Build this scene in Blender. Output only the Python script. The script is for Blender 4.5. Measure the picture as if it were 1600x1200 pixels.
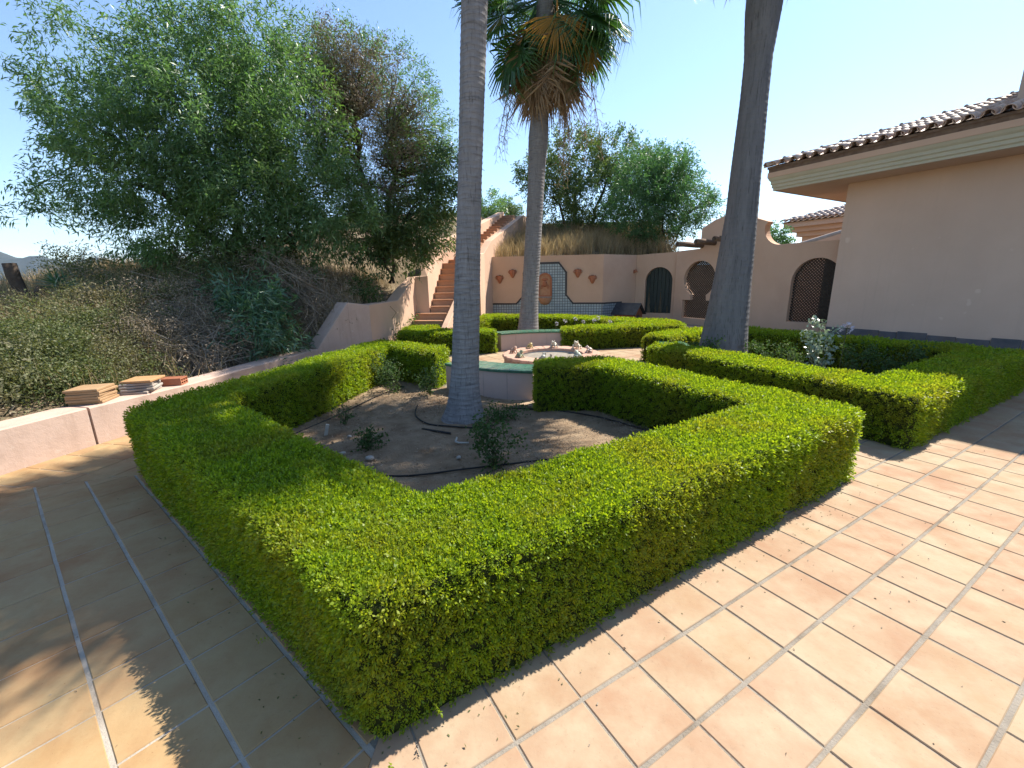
import bpy, bmesh, math, random
import numpy as np
from mathutils import Vector, Matrix, Euler, noise as mnoise

for o in list(bpy.data.objects):
    bpy.data.objects.remove(o)
SC = bpy.context.scene
COL = SC.collection
R = math.radians
PI = math.pi
rng = np.random.default_rng(7)
rnd = random.Random(11)

# ------------------------------------------------------------------ camera, sky, sun, exposure
cam_d = bpy.data.cameras.new('camera')
cam = bpy.data.objects.new('camera', cam_d)
COL.objects.link(cam)
cam_d.sensor_width = 36.0
cam_d.lens = 660.0 / 1600.0 * 36.0
cam_d.clip_start = 0.02
cam_d.clip_end = 9000
PT, RL = R(13.72), R(1.07)
fwd = Vector((0, math.cos(PT), -math.sin(PT)))
dwn = Vector((0, -math.sin(PT), -math.cos(PT)))
rgt = Vector((1, 0, 0))
r2 = math.cos(RL) * rgt + math.sin(RL) * dwn
d2 = -math.sin(RL) * rgt + math.cos(RL) * dwn
mw = Matrix((r2, -d2, -fwd)).transposed().to_4x4()
mw.translation = (0, 0, 1.6)
cam.matrix_world = mw
SC.camera = cam

SUN_AZ, SUN_EL = R(34.0), R(50.0)          # direction towards the sun: angle from +X, elevation
world = bpy.data.worlds.new('World')
SC.world = world
world.use_nodes = True
wn = world.node_tree
wn.nodes.clear()
wo = wn.nodes.new('ShaderNodeOutputWorld')
wb = wn.nodes.new('ShaderNodeBackground')
ws = wn.nodes.new('ShaderNodeTexSky')
ws.sky_type = 'NISHITA'
ws.sun_disc = False
ws.sun_elevation = SUN_EL
ws.sun_rotation = R(90) - SUN_AZ
ws.altitude = 100
ws.air_density = 1.0
ws.dust_density = 0.25
ws.ozone_density = 3.0
wb.inputs['Strength'].default_value = 0.095
wn.links.new(ws.outputs[0], wb.inputs[0])
wn.links.new(wb.outputs[0], wo.inputs[0])

sun_d = bpy.data.lights.new('sun', 'SUN')
sun_d.energy = 4.0
sun_d.angle = R(0.5)
sun_d.color = (1.0, 0.94, 0.84)
sun = bpy.data.objects.new('sun', sun_d)
COL.objects.link(sun)
sv = Vector((math.cos(SUN_EL) * math.cos(SUN_AZ), math.cos(SUN_EL) * math.sin(SUN_AZ), math.sin(SUN_EL)))
sun.rotation_euler = sv.to_track_quat('Z', 'Y').to_euler()
sun.location = sv * 40

SC.view_settings.view_transform = 'Standard'
SC.view_settings.look = 'None'
SC.view_settings.exposure = 1.5
SC.view_settings.gamma = 1.0
SC.view_settings.use_curve_mapping = False
SC.render.engine = 'CYCLES'
SC.cycles.use_denoising = True
SC.cycles.max_bounces = 8
SC.cycles.transparent_max_bounces = 8

# ------------------------------------------------------------------ helpers: nodes and materials
def new_mat(name):
    m = bpy.data.materials.new(name)
    m.use_nodes = True
    nt = m.node_tree
    nt.nodes.clear()
    out = nt.nodes.new('ShaderNodeOutputMaterial')
    return m, nt, out

def N(nt, typ, **kw):
    n = nt.nodes.new(typ)
    for k, v in kw.items():
        setattr(n, k, v)
    return n

def ramp(nt, fac, stops):
    r = nt.nodes.new('ShaderNodeValToRGB')
    els = r.color_ramp.elements
    while len(els) < len(stops):
        els.new(0.5)
    for e, (p, c) in zip(els, stops):
        e.position = p
        e.color = (c[0], c[1], c[2], 1)
    nt.links.new(fac, r.inputs[0])
    return r.outputs[0]

def noise_fac(nt, scale, detail=4, rough=0.55, stretch=None, coord='Object'):
    tc = nt.nodes.new('ShaderNodeTexCoord') if coord != 'World' else None
    if coord == 'World':
        g = nt.nodes.new('ShaderNodeNewGeometry')
        src = g.outputs['Position']
    else:
        src = tc.outputs[coord]
    if stretch:
        mp = nt.nodes.new('ShaderNodeMapping')
        mp.inputs['Scale'].default_value = stretch
        nt.links.new(src, mp.inputs[0])
        src = mp.outputs[0]
    n = nt.nodes.new('ShaderNodeTexNoise')
    n.inputs['Scale'].default_value = scale
    n.inputs['Detail'].default_value = detail
    n.inputs['Roughness'].default_value = rough
    nt.links.new(src, n.inputs['Vector'])
    return n.outputs['Fac']

def mixc(nt, fac, a, b, typ='MIX'):
    m = nt.nodes.new('ShaderNodeMix')
    m.data_type = 'RGBA'
    m.blend_type = typ
    for sock, v in ((m.inputs[0], fac), (m.inputs[6], a), (m.inputs[7], b)):
        if isinstance(v, (int, float)):
            sock.default_value = v
        elif isinstance(v, tuple):
            sock.default_value = (v[0], v[1], v[2], 1)
        else:
            nt.links.new(v, sock)
    return m.outputs[2]

def rng_map(nt, val, a, b, c=0.0, d=1.0):
    m = nt.nodes.new('ShaderNodeMapRange')
    m.inputs[1].default_value = a
    m.inputs[2].default_value = b
    m.inputs[3].default_value = c
    m.inputs[4].default_value = d
    nt.links.new(val, m.inputs[0])
    return m.outputs[0]

def bsdf(nt, out, color, rough=0.8, spec=0.3, bumps=None, metallic=0.0):
    p = nt.nodes.new('ShaderNodeBsdfPrincipled')
    if isinstance(color, tuple):
        p.inputs['Base Color'].default_value = (*color, 1)
    else:
        nt.links.new(color, p.inputs['Base Color'])
    if isinstance(rough, (int, float)):
        p.inputs['Roughness'].default_value = rough
    else:
        nt.links.new(rough, p.inputs['Roughness'])
    p.inputs['Specular IOR Level'].default_value = spec
    p.inputs['Metallic'].default_value = metallic
    nrm = None
    for (h, strength, dist) in (bumps or []):
        b = nt.nodes.new('ShaderNodeBump')
        b.inputs['Strength'].default_value = strength
        b.inputs['Distance'].default_value = dist
        nt.links.new(h, b.inputs['Height'])
        if nrm is not None:
            nt.links.new(nrm, b.inputs['Normal'])
        nrm = b.outputs[0]
    if nrm is not None:
        nt.links.new(nrm, p.inputs['Normal'])
    nt.links.new(p.outputs[0], out.inputs[0])
    return p

def mottled(name, ca, cb, scale=3.0, rough=0.85, bump=0.3, bscale=60, spec=0.2, bdist=0.01, cc=None, coord='Object', stretch=None):
    m, nt, out = new_mat(name)
    dim = lambda c_: tuple(0.76 * q for q in c_)
    ca, cb, cc = dim(ca), dim(cb), dim(cc) if cc else None
    f = noise_fac(nt, scale, 6, 0.6, stretch, coord)
    c = ramp(nt, f, [(0.3, ca), (0.7, cb)])
    if cc:
        f2 = noise_fac(nt, scale * 0.27 + 0.13, 5, 0.65, stretch, coord)
        c = mixc(nt, rng_map(nt, f2, 0.5, 0.72), c, cc)
    bf = noise_fac(nt, bscale, 5, 0.6, stretch, coord)
    bsdf(nt, out, c, rough, spec, [(bf, bump, bdist)])
    return m

def leaf_mat(name, cols, trans=0.45, tint=(1.25, 1.3, 0.6), patch=1.2, patch_cols=None, rough=0.5, obj_rand=False, spec=0.35):
    """foliage: every leaf (mesh island) gets its own colour out of cols, larger patches drift towards patch_cols"""
    m, nt, out = new_mat(name)
    g = nt.nodes.new('ShaderNodeNewGeometry')
    rv = g.outputs['Random Per Island']
    if obj_rand:
        oi = nt.nodes.new('ShaderNodeObjectInfo')
        ad = N(nt, 'ShaderNodeMath', operation='ADD')
        nt.links.new(rv, ad.inputs[0]); nt.links.new(oi.outputs['Random'], ad.inputs[1])
        fr = N(nt, 'ShaderNodeMath', operation='FRACT')
        nt.links.new(ad.outputs[0], fr.inputs[0])
        rv = fr.outputs[0]
    n = len(cols)
    c = ramp(nt, rv, [(i / max(1, n - 1), col) for i, col in enumerate(cols)])
    if patch_cols:
        f = noise_fac(nt, patch, 4, 0.6, None, 'World')
        pc = ramp(nt, rv, [(i / max(1, len(patch_cols) - 1), col) for i, col in enumerate(patch_cols)])
        c = mixc(nt, rng_map(nt, f, 0.46, 0.62), c, pc)
    p = nt.nodes.new('ShaderNodeBsdfPrincipled')
    p.inputs['Roughness'].default_value = rough
    p.inputs['Specular IOR Level'].default_value = spec
    nt.links.new(c, p.inputs['Base Color'])
    t = nt.nodes.new('ShaderNodeBsdfTranslucent')
    nt.links.new(mixc(nt, 1.0, c, tint, 'MULTIPLY'), t.inputs['Color'])
    mx = nt.nodes.new('ShaderNodeMixShader')
    mx.inputs[0].default_value = trans
    nt.links.new(p.outputs[0], mx.inputs[1])
    nt.links.new(t.outputs[0], mx.inputs[2])
    nt.links.new(mx.outputs[0], out.inputs[0])
    return m

# ------------------------------------------------------------------ helpers: meshes and objects
def link(o, parent=None):
    COL.objects.link(o)
    if parent is not None:
        o.parent = parent
    return o

def mesh_data(name, v, f, m=None, smooth=False):
    me = bpy.data.meshes.new(name)
    me.from_pydata([tuple(p) for p in v], [], [tuple(q) for q in f])
    if m is not None:
        me.materials.append(m)
    if smooth:
        me.polygons.foreach_set('use_smooth', [True] * len(me.polygons))
    me.update()
    return me

def quads_data(name, V, m=None, k=4, smooth=False):
    """V: (n, k, 3) array, one k-sided face per row: fast path for leaves and blades"""
    n = len(V)
    me = bpy.data.meshes.new(name)
    me.vertices.add(n * k)
    me.vertices.foreach_set('co', np.ascontiguousarray(V, dtype=np.float32).ravel())
    me.loops.add(n * k)
    me.loops.foreach_set('vertex_index', np.arange(n * k, dtype=np.int32))
    me.polygons.add(n)
    me.polygons.foreach_set('loop_start', np.arange(0, n * k, k, dtype=np.int32))
    me.polygons.foreach_set('loop_total', np.full(n, k, dtype=np.int32))
    if m is not None:
        me.materials.append(m)
    me.update(calc_edges=True)
    return me

def obj(name, me, parent=None):
    return link(bpy.data.objects.new(name, me), parent)

def tag(o, label, cat, group=None):
    o['label'] = label
    o['category'] = cat
    if group:
        o['group'] = group
    return o

def empty(name, loc=(0, 0, 0), rz=0.0):
    o = bpy.data.objects.new(name, None)
    o.location = loc
    o.rotation_euler = (0, 0, rz)
    o.empty_display_size = 0.2
    return link(o)

def thing(name, label, cat, loc=(0, 0, 0), rz=0.0, group=None):
    return tag(empty(name, loc, rz), label, cat, group)

def structure(o):
    o['kind'] = 'structure'
    return o

def stuff(o):
    o['kind'] = 'stuff'
    return o

class MB:
    """collects shapes into one mesh"""
    def __init__(s):
        s.v = []
        s.f = []
    def add(s, v, f):
        k = len(s.v)
        s.v += [tuple(p) for p in v]
        s.f += [tuple(i + k for i in q) for q in f]
        return s
    def box(s, c, size, rz=0.0, bev=0.0, M=None):
        x, y, z = size[0] / 2, size[1] / 2, size[2] / 2
        if bev > 0:
            b = bev
            vs = []
            for zz, ins in ((-z, b), (-z + b, 0), (z - b, 0), (z, b)):
                vs += [(-x + ins, -y + ins, zz), (x - ins, -y + ins, zz), (x - ins, y - ins, zz), (-x + ins, y - ins, zz)]
            fs = [(3, 2, 1, 0), (12, 13, 14, 15)]
            for l in range(3):
                for i in range(4):
                    a = l * 4 + i; bb = l * 4 + (i + 1) % 4
                    fs.append((a, bb, bb + 4, a + 4))
        else:
            vs = [(-x, -y, -z), (x, -y, -z), (x, y, -z), (-x, y, -z), (-x, -y, z), (x, -y, z), (x, y, z), (-x, y, z)]
            fs = [(3, 2, 1, 0), (4, 5, 6, 7), (0, 1, 5, 4), (1, 2, 6, 5), (2, 3, 7, 6), (3, 0, 4, 7)]
        T = M if M is not None else Matrix.Translation(c) @ Matrix.Rotation(rz, 4, 'Z')
        return s.add([T @ Vector(p) for p in vs], fs)
    def prism(s, poly, z0, z1):
        n = len(poly)
        a = sum(poly[i][0] * poly[(i + 1) % n][1] - poly[(i + 1) % n][0] * poly[i][1] for i in range(n))
        if a < 0:
            poly = poly[::-1]
        v = [(p[0], p[1], z0) for p in poly] + [(p[0], p[1], z1) for p in poly]
        f = [tuple(range(n))[::-1], tuple(range(n, 2 * n))]
        f += [(i, (i + 1) % n, (i + 1) % n + n, i + n) for i in range(n)]
        return s.add(v, f)
    def tube(s, pts, rad, n=6, cap=True):
        pts = [Vector(p) for p in pts]
        rad = rad if isinstance(rad, (list, tuple)) else [rad] * len(pts)
        vs = []
        up = Vector((0.31, 0.17, 0.94))
        for i, p in enumerate(pts):
            t = (pts[min(i + 1, len(pts) - 1)] - pts[max(i - 1, 0)])
            if t.length < 1e-9:
                t = Vector((0, 0, 1))
            t.normalize()
            a = t.cross(up)
            if a.length < 0.05:
                a = t.cross(Vector((1, 0, 0)))
            a.normalize()
            b = t.cross(a)
            for k in range(n):
                an = 2 * PI * k / n
                vs.append(p + (a * math.cos(an) + b * math.sin(an)) * rad[i])
        fs = []
        for i in range(len(pts) - 1):
            for k in range(n):
                fs.append((i * n + k, (i + 1) * n + k, (i + 1) * n + (k + 1) % n, i * n + (k + 1) % n))
        if cap:
            fs.append(tuple(range(n)))
            fs.append(tuple(range((len(pts) - 1) * n, len(pts) * n))[::-1])
        return s.add(vs, fs)
    def lathe(s, prof, n=24, c=(0, 0, 0), sx=1, sy=1, M=None):
        vs = []
        for r_, z in prof:
            for k in range(n):
                a = 2 * PI * k / n
                vs.append(Vector((r_ * math.cos(a) * sx, r_ * math.sin(a) * sy, z)))
        fs = []
        for i in range(len(prof) - 1):
            for k in range(n):
                fs.append((i * n + k, i * n + (k + 1) % n, (i + 1) * n + (k + 1) % n, (i + 1) * n + k))
        fs.append(tuple(range(n))[::-1])
        fs.append(tuple(range((len(prof) - 1) * n, len(prof) * n)))
        T = M if M is not None else Matrix.Translation(c)
        return s.add([T @ p for p in vs], fs)
    def ball(s, c, r_, n=8, M=None):
        rr = r_ if isinstance(r_, (tuple, list)) else (r_, r_, r_)
        prof = [(max(0.02, math.sin(PI * i / n)), -math.cos(PI * i / n)) for i in range(n + 1)]
        T = Matrix.Translation(c) @ (M if M is not None else Matrix.Identity(4)) @ Matrix.Diagonal((*rr, 1))
        return s.lathe(prof, n + 2, M=T)
    def build(s, name, m, parent=None, smooth=False):
        return obj(name, mesh_data(name, s.v, s.f, m, smooth), parent)

def copy_tree(o, parent=None):
    c = o.copy()
    COL.objects.link(c)
    c.parent = parent
    for ch in list(o.children):
        copy_tree(ch, c)
    return c

def unit(a):
    return a / np.maximum(1e-9, np.linalg.norm(a, axis=-1, keepdims=True))

def leaf_quads(P, A, L, W, fold=0.15, droop=0.0):
    """diamond leaves: P base points, A axes, L lengths, W widths (arrays)"""
    n = len(P)
    A = unit(A)
    S = unit(np.cross(A, rng.normal(size=(n, 3))))
    U = np.cross(S, A)
    L = np.broadcast_to(L, (n,))[:, None]
    W = np.broadcast_to(W, (n,))[:, None]
    V = np.empty((n, 4, 3))
    V[:, 0] = P
    mid = P + A * L * 0.45 + U * L * fold * 0.3
    V[:, 1] = mid + S * W * 0.5
    V[:, 2] = P + A * L + np.array([0, 0, -1.0]) * L * droop
    V[:, 3] = mid - S * W * 0.5
    return V

def crown_leaves(blobs, n_cl, per, L, W, twig=0.35, droop=0.15, up=0.3, spread=0.06, inner=0.45):
    B = np.array(blobs)
    w = B[:, 3] ** 2.2
    idx = rng.choice(len(B), n_cl, p=w / w.sum())
    d = unit(rng.normal(size=(n_cl, 3)))
    rad = B[idx, 3] * (inner + (1 - inner) * rng.random(n_cl) ** 0.6)
    C = B[idx, :3] + d * rad[:, None] * np.array([1, 1, 0.9])
    D = unit(d + np.array([0, 0, up]) + rng.normal(size=(n_cl, 3)) * 0.45)
    s = rng.random((n_cl, per))
    P = C[:, None] + D[:, None] * (s * twig)[..., None] + rng.normal(size=(n_cl, per, 3)) * spread
    A = D[:, None] * 0.55 + rng.normal(size=(n_cl, per, 3)) * 0.6 + np.array([0, 0, -droop])
    P = P.reshape(-1, 3)
    A = A.reshape(-1, 3)
    n = len(P)
    V = leaf_quads(P, A, L * rng.uniform(0.65, 1.25, n), W * rng.uniform(0.7, 1.2, n), droop=droop)
    return V, C, D

def branch_to(mb, a, b, r0, r1, n=5, sag=0.15, wob=0.08):
    a = Vector(a); b = Vector(b)
    pts, rad = [], []
    for i in range(n + 1):
        t = i / n
        p = a.lerp(b, t)
        p.z += sag * math.sin(PI * t) * (b - a).length
        if 0 < i < n:
            p += Vector((rnd.gauss(0, 1), rnd.gauss(0, 1), rnd.gauss(0, 0.6))) * wob * (b - a).length * 0.25
        pts.append(p)
        rad.append(r0 + (r1 - r0) * t)
    mb.tube(pts, rad, 5 if r0 > 0.02 else 3, cap=False)
    return pts

# ------------------------------------------------------------------ materials
M = {}
def tile_material(name, island, left_tint=None):
    m, nt, out = new_mat(name)
    if island:
        rv = nt.nodes.new('ShaderNodeNewGeometry').outputs['Random Per Island']
    else:
        rv = nt.nodes.new('ShaderNodeObjectInfo').outputs['Random']
    c = ramp(nt, rv, [(0.0, (0.322, 0.211, 0.128)), (0.2, (0.334, 0.234, 0.142)), (0.4, (0.346, 0.258, 0.164)),
                      (0.6, (0.326, 0.216, 0.138)), (0.78, (0.342, 0.234, 0.153)), (0.94, (0.313, 0.184, 0.112)), (1.0, (0.351, 0.266, 0.179))])
    f1 = noise_fac(nt, 4.6, 6, 0.62, None, 'World')
    c = mixc(nt, rng_map(nt, f1, 0.36, 0.66, 0.0, 0.85), c, (0.382, 0.303, 0.205))
    f4 = noise_fac(nt, 2.1, 5, 0.6, None, 'World')
    c = mixc(nt, rng_map(nt, f4, 0.50, 0.68, 0.0, 0.7), c, (0.296, 0.167, 0.098))
    f5 = noise_fac(nt, 34, 5, 0.7, None, 'World')
    c = mixc(nt, rng_map(nt, f5, 0.56, 0.72, 0.0, 0.30), c, (0.214, 0.144, 0.098))
    f2 = noise_fac(nt, 7.0, 6, 0.7, None, 'World')
    c = mixc(nt, rng_map(nt, f2, 0.5, 0.85, 0.0, 0.5), c, (0.301, 0.171, 0.107))
    f3 = noise_fac(nt, 95.0, 2, 0.5, None, 'World')
    c = mixc(nt, rng_map(nt, f3, 0.70, 0.76, 0.0, 0.55), c, (0.202, 0.106, 0.062))
    if left_tint:  # warmer multiplier over the whole tile colour, for the left paving
        c = mixc(nt, 1.0, c, left_tint, 'MULTIPLY')
    bf = noise_fac(nt, 26, 6, 0.6, None, 'World')
    rf = noise_fac(nt, 9, 5, 0.6, None, 'World')
    bsdf(nt, out, c, rng_map(nt, rf, 0.3, 0.7, 0.7, 0.9), 0.12, [(bf, 0.25, 0.006)])
    return m
M['tile'] = tile_material('terracotta_paving', False)
M['tile_many'] = tile_material('terracotta_paving_far', True)
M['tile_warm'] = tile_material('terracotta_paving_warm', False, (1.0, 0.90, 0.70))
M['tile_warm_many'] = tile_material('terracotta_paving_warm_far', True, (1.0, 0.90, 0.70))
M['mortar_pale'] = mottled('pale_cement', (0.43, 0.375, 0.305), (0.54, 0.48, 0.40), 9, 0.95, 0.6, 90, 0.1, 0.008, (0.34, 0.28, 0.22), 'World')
M['mortar'] = mottled('mortar', (0.29, 0.255, 0.21), (0.38, 0.335, 0.28), 9, 0.95, 0.7, 90, 0.1, 0.01, (0.20, 0.165, 0.125), 'World')
M['soil'] = mottled('dry_soil', (0.280, 0.190, 0.118), (0.414, 0.308, 0.202), 5, 0.97, 0.9, 45, 0.05, 0.03, (0.151, 0.095, 0.056), 'World')
M['bank'] = mottled('bank_soil', (0.184, 0.138, 0.086), (0.322, 0.247, 0.161), 2, 0.97, 0.9, 25, 0.05, 0.05, (0.103, 0.081, 0.046), 'World')
M['stucco'] = mottled('salmon_stucco', (0.725, 0.481, 0.338), (0.787, 0.531, 0.381), 1.3, 0.92, 0.35, 120, 0.1, 0.004, (0.663, 0.438, 0.312), 'World')
def low_wall_material():
    m, nt, out = new_mat('faded_stucco')
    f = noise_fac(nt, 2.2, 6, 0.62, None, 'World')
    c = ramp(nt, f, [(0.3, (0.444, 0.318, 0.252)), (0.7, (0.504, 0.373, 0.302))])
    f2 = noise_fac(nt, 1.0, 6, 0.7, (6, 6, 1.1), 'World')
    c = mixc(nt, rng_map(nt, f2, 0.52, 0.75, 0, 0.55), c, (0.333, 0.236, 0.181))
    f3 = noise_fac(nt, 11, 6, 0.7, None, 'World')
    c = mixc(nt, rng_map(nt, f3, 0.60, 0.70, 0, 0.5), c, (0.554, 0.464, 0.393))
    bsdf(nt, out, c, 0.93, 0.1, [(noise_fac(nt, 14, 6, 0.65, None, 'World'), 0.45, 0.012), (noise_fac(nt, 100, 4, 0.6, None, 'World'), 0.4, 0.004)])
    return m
M['stucco_low'] = low_wall_material()
def house_material():
    m, nt, out = new_mat('house_stucco')
    f = noise_fac(nt, 1.1, 6, 0.62, None, 'World')
    c = ramp(nt, f, [(0.3, (0.570, 0.411, 0.315)), (0.7, (0.622, 0.455, 0.352))])
    f2 = noise_fac(nt, 0.35, 5, 0.6, (1, 1, 0.35), 'World')
    c = mixc(nt, rng_map(nt, f2, 0.45, 0.7, 0, 0.6), c, (0.524, 0.379, 0.296))
    st = noise_fac(nt, 1.0, 5, 0.7, (7, 7, 0.35), 'World')         # faint rain streaks
    c = mixc(nt, rng_map(nt, st, 0.56, 0.75, 0, 0.35), c, (0.484, 0.354, 0.278))
    pa = noise_fac(nt, 2.3, 2, 0.4, None, 'World')
    c = mixc(nt, rng_map(nt, pa, 0.70, 0.715, 0, 0.6), c, (0.708, 0.556, 0.445))   # patched spots
    bsdf(nt, out, c, 0.92, 0.1, [(noise_fac(nt, 9, 5, 0.6, None, 'World'), 0.25, 0.01), (noise_fac(nt, 130, 4, 0.6, None, 'World'), 0.3, 0.003)])
    return m
M['stucco_house'] = house_material()
M['cream'] = mottled('cream_cornice', (0.60, 0.55, 0.40), (0.66, 0.60, 0.45), 4, 0.85, 0.2, 60, 0.2, 0.004)
M['coping'] = mottled('coping_stone', (0.42, 0.35, 0.29), (0.50, 0.43, 0.37), 6, 0.9, 0.5, 60, 0.1, 0.01, (0.36, 0.30, 0.25), 'World')
M['step'] = mottled('step_terracotta', (0.46, 0.27, 0.175), (0.52, 0.33, 0.22), 5, 0.8, 0.3, 40, 0.2, 0.005, None, 'World')
M['pot'] = mottled('pot_terracotta', (0.46, 0.17, 0.09), (0.54, 0.23, 0.13), 12, 0.8, 0.3, 60, 0.2, 0.003)
M['niche'] = mottled('niche_terracotta', (0.55, 0.27, 0.15), (0.63, 0.36, 0.22), 14, 0.8, 0.5, 30, 0.2, 0.01)
M['dark'] = mottled('dark_border', (0.035, 0.032, 0.036), (0.06, 0.055, 0.06), 8, 0.5, 0.1, 30, 0.4)
M['gate'] = mottled('green_gate_paint', (0.016, 0.030, 0.027), (0.024, 0.04, 0.036), 5, 0.55, 0.15, 40, 0.4)
M['lattice'] = mottled('lattice_wood', (0.05, 0.04, 0.033), (0.09, 0.072, 0.058), 15, 0.8, 0.2, 60, 0.2)
M['log'] = mottled('weathered_log', (0.16, 0.10, 0.07), (0.28, 0.19, 0.13), 8, 0.85, 0.6, 30, 0.2, 0.01, None, 'Object', (1, 1, 6))
M['slate'] = mottled('slate_plinth', (0.09, 0.095, 0.11), (0.17, 0.16, 0.17), 5, 0.6, 0.5, 20, 0.4, 0.01, (0.20, 0.14, 0.11))
M['roof_tile'] = None
M['green_tile'] = mottled('green_glaze', (0.035, 0.13, 0.075), (0.07, 0.20, 0.12), 10, 0.25, 0.1, 30, 0.6, 0.003, (0.14, 0.26, 0.17))
M['basin'] = mottled('basin_white', (0.66, 0.67, 0.66), (0.76, 0.76, 0.74), 4, 0.6, 0.15, 30, 0.3, 0.004, (0.55, 0.57, 0.58))
M['rim'] = mottled('rim_brick', (0.56, 0.33, 0.235), (0.64, 0.41, 0.31), 9, 0.85, 0.3, 50, 0.2, 0.005)
M['bench'] = mottled('bench_stucco', (0.637, 0.468, 0.390), (0.702, 0.520, 0.436), 3, 0.9, 0.3, 90, 0.1, 0.004, (0.676, 0.481, 0.390), 'World')
M['hose'] = mottled('black_hose', (0.018, 0.016, 0.015), (0.035, 0.03, 0.028), 20, 0.6, 0.1, 30, 0.3)
M['white_pvc'] = mottled('white_plastic', (0.50, 0.46, 0.38), (0.60, 0.56, 0.48), 20, 0.5, 0.1, 30, 0.4)
M['stone'] = mottled('pebble', (0.42, 0.38, 0.32), (0.55, 0.50, 0.44), 12, 0.9, 0.4, 40, 0.2)
M['wood_red'] = mottled('red_wood', (0.20, 0.075, 0.045), (0.27, 0.11, 0.065), 10, 0.75, 0.3, 30, 0.3)
M['felt'] = mottled('blue_roof_felt', (0.03, 0.036, 0.045), (0.05, 0.056, 0.068), 10, 0.9, 0.3, 80, 0.05)
M['bark'] = mottled('tree_bark', (0.06, 0.045, 0.035), (0.13, 0.10, 0.075), 10, 0.95, 0.8, 25, 0.1, 0.02)
M['twig'] = mottled('dry_twig', (0.28, 0.22, 0.16), (0.42, 0.35, 0.27), 10, 0.95, 0.3, 25, 0.1)
M['stem'] = mottled('green_stem', (0.09, 0.10, 0.04), (0.15, 0.14, 0.07), 10, 0.8, 0.3, 25, 0.2)

def roof_tile_material():
    m, nt, out = new_mat('roof_terracotta')
    rv = nt.nodes.new('ShaderNodeObjectInfo').outputs['Random']
    c = ramp(nt, rv, [(0.0, (0.42, 0.26, 0.19)), (0.35, (0.54, 0.37, 0.28)), (0.7, (0.60, 0.45, 0.36)), (1.0, (0.48, 0.32, 0.25))])
    f = noise_fac(nt, 9, 6, 0.65, None, 'World')
    c = mixc(nt, rng_map(nt, f, 0.45, 0.7, 0, 0.7), c, (0.20, 0.15, 0.12))
    bsdf(nt, out, c, 0.55, 0.5, [(noise_fac(nt, 40, 5, 0.6, None, 'World'), 0.4, 0.006)])
    return m
M['roof_tile'] = roof_tile_material()

def trunk_material(name, ca, cb, dark, vertical=False):
    m, nt, out = new_mat(name)
    f1 = noise_fac(nt, 1.0, 6, 0.7, (9, 9, 1.3))
    f2 = noise_fac(nt, 1.0, 5, 0.65, (5, 5, 55))
    f3 = noise_fac(nt, 1.0, 5, 0.6, (70, 70, 1.3) if vertical else (60, 60, 7))
    c = ramp(nt, f1, [(0.3, ca), (0.7, cb)])
    c = mixc(nt, rng_map(nt, f2, 0.52, 0.68, 0, 0.12 if vertical else 0.65), c, dark)
    c = mixc(nt, rng_map(nt, f3, 0.56, 0.68, 0, 0.75), c, dark)
    bsdf(nt, out, c, 0.93, 0.1, [(f2, 0.15 if vertical else 0.5, 0.012), (f3, 0.9 if vertical else 0.6, 0.02 if vertical else 0.012)])
    return m
M['trunk'] = trunk_material('palm_trunk_grey', (0.194, 0.181, 0.173), (0.269, 0.250, 0.240), (0.088, 0.080, 0.075))
M['trunk_ribbed'] = trunk_material('palm_trunk_dark', (0.128, 0.124, 0.126), (0.196, 0.189, 0.189), (0.045, 0.042, 0.042), True)

def mosaic_material():
    m, nt, out = new_mat('blue_mosaic')
    tc = nt.nodes.new('ShaderNodeTexCoord')
    b = nt.nodes.new('ShaderNodeTexBrick')
    b.offset = 0.0
    b.inputs['Color1'].default_value = (0.36, 0.42, 0.44, 1)
    b.inputs['Color2'].default_value = (0.26, 0.33, 0.37, 1)
    b.inputs['Mortar'].default_value = (0.085, 0.10, 0.12, 1)
    b.inputs['Scale'].default_value = 1.0
    b.inputs['Mortar Size'].default_value = 0.010
    b.inputs['Mortar Smooth'].default_value = 0.1
    b.inputs['Brick Width'].default_value = 0.094
    b.inputs['Row Height'].default_value = 0.094
    nt.links.new(tc.outputs['Object'], b.inputs['Vector'])
    bsdf(nt, out, b.outputs['Color'], 0.35, 0.5, [(b.outputs['Fac'], -0.5, 0.004)])
    return m
M['mosaic'] = mosaic_material()

M['hedge_leaf'] = leaf_mat('boxwood_leaves', [(0.12, 0.205, 0.012), (0.18, 0.285, 0.015), (0.235, 0.345, 0.018), (0.29, 0.38, 0.024)], 0.5,
                           (1.55, 1.4, 0.5), 1.7, [(0.16, 0.225, 0.015), (0.22, 0.29, 0.019), (0.26, 0.27, 0.03), (0.28, 0.345, 0.03)], 0.45, True)
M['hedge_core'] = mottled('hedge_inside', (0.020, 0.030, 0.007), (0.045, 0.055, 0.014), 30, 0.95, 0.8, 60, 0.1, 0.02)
M['acacia'] = leaf_mat('willowy_leaves', [(0.069, 0.132, 0.052), (0.103, 0.190, 0.075), (0.132, 0.224, 0.092), (0.184, 0.265, 0.138)], 0.42, (1.1, 1.3, 0.6),
                       0.5, [(0.115, 0.190, 0.052), (0.149, 0.236, 0.069), (0.178, 0.247, 0.086)], 0.4)
M['dry_acacia'] = leaf_mat('dry_brown_leaves', [(0.15, 0.115, 0.09), (0.20, 0.15, 0.115), (0.14, 0.13, 0.075), (0.25, 0.19, 0.14)], 0.25, (1.1, 1.0, 0.8), 0.8,
                           [(0.08, 0.11, 0.04), (0.11, 0.13, 0.055), (0.14, 0.13, 0.07)], 0.6)
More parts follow.
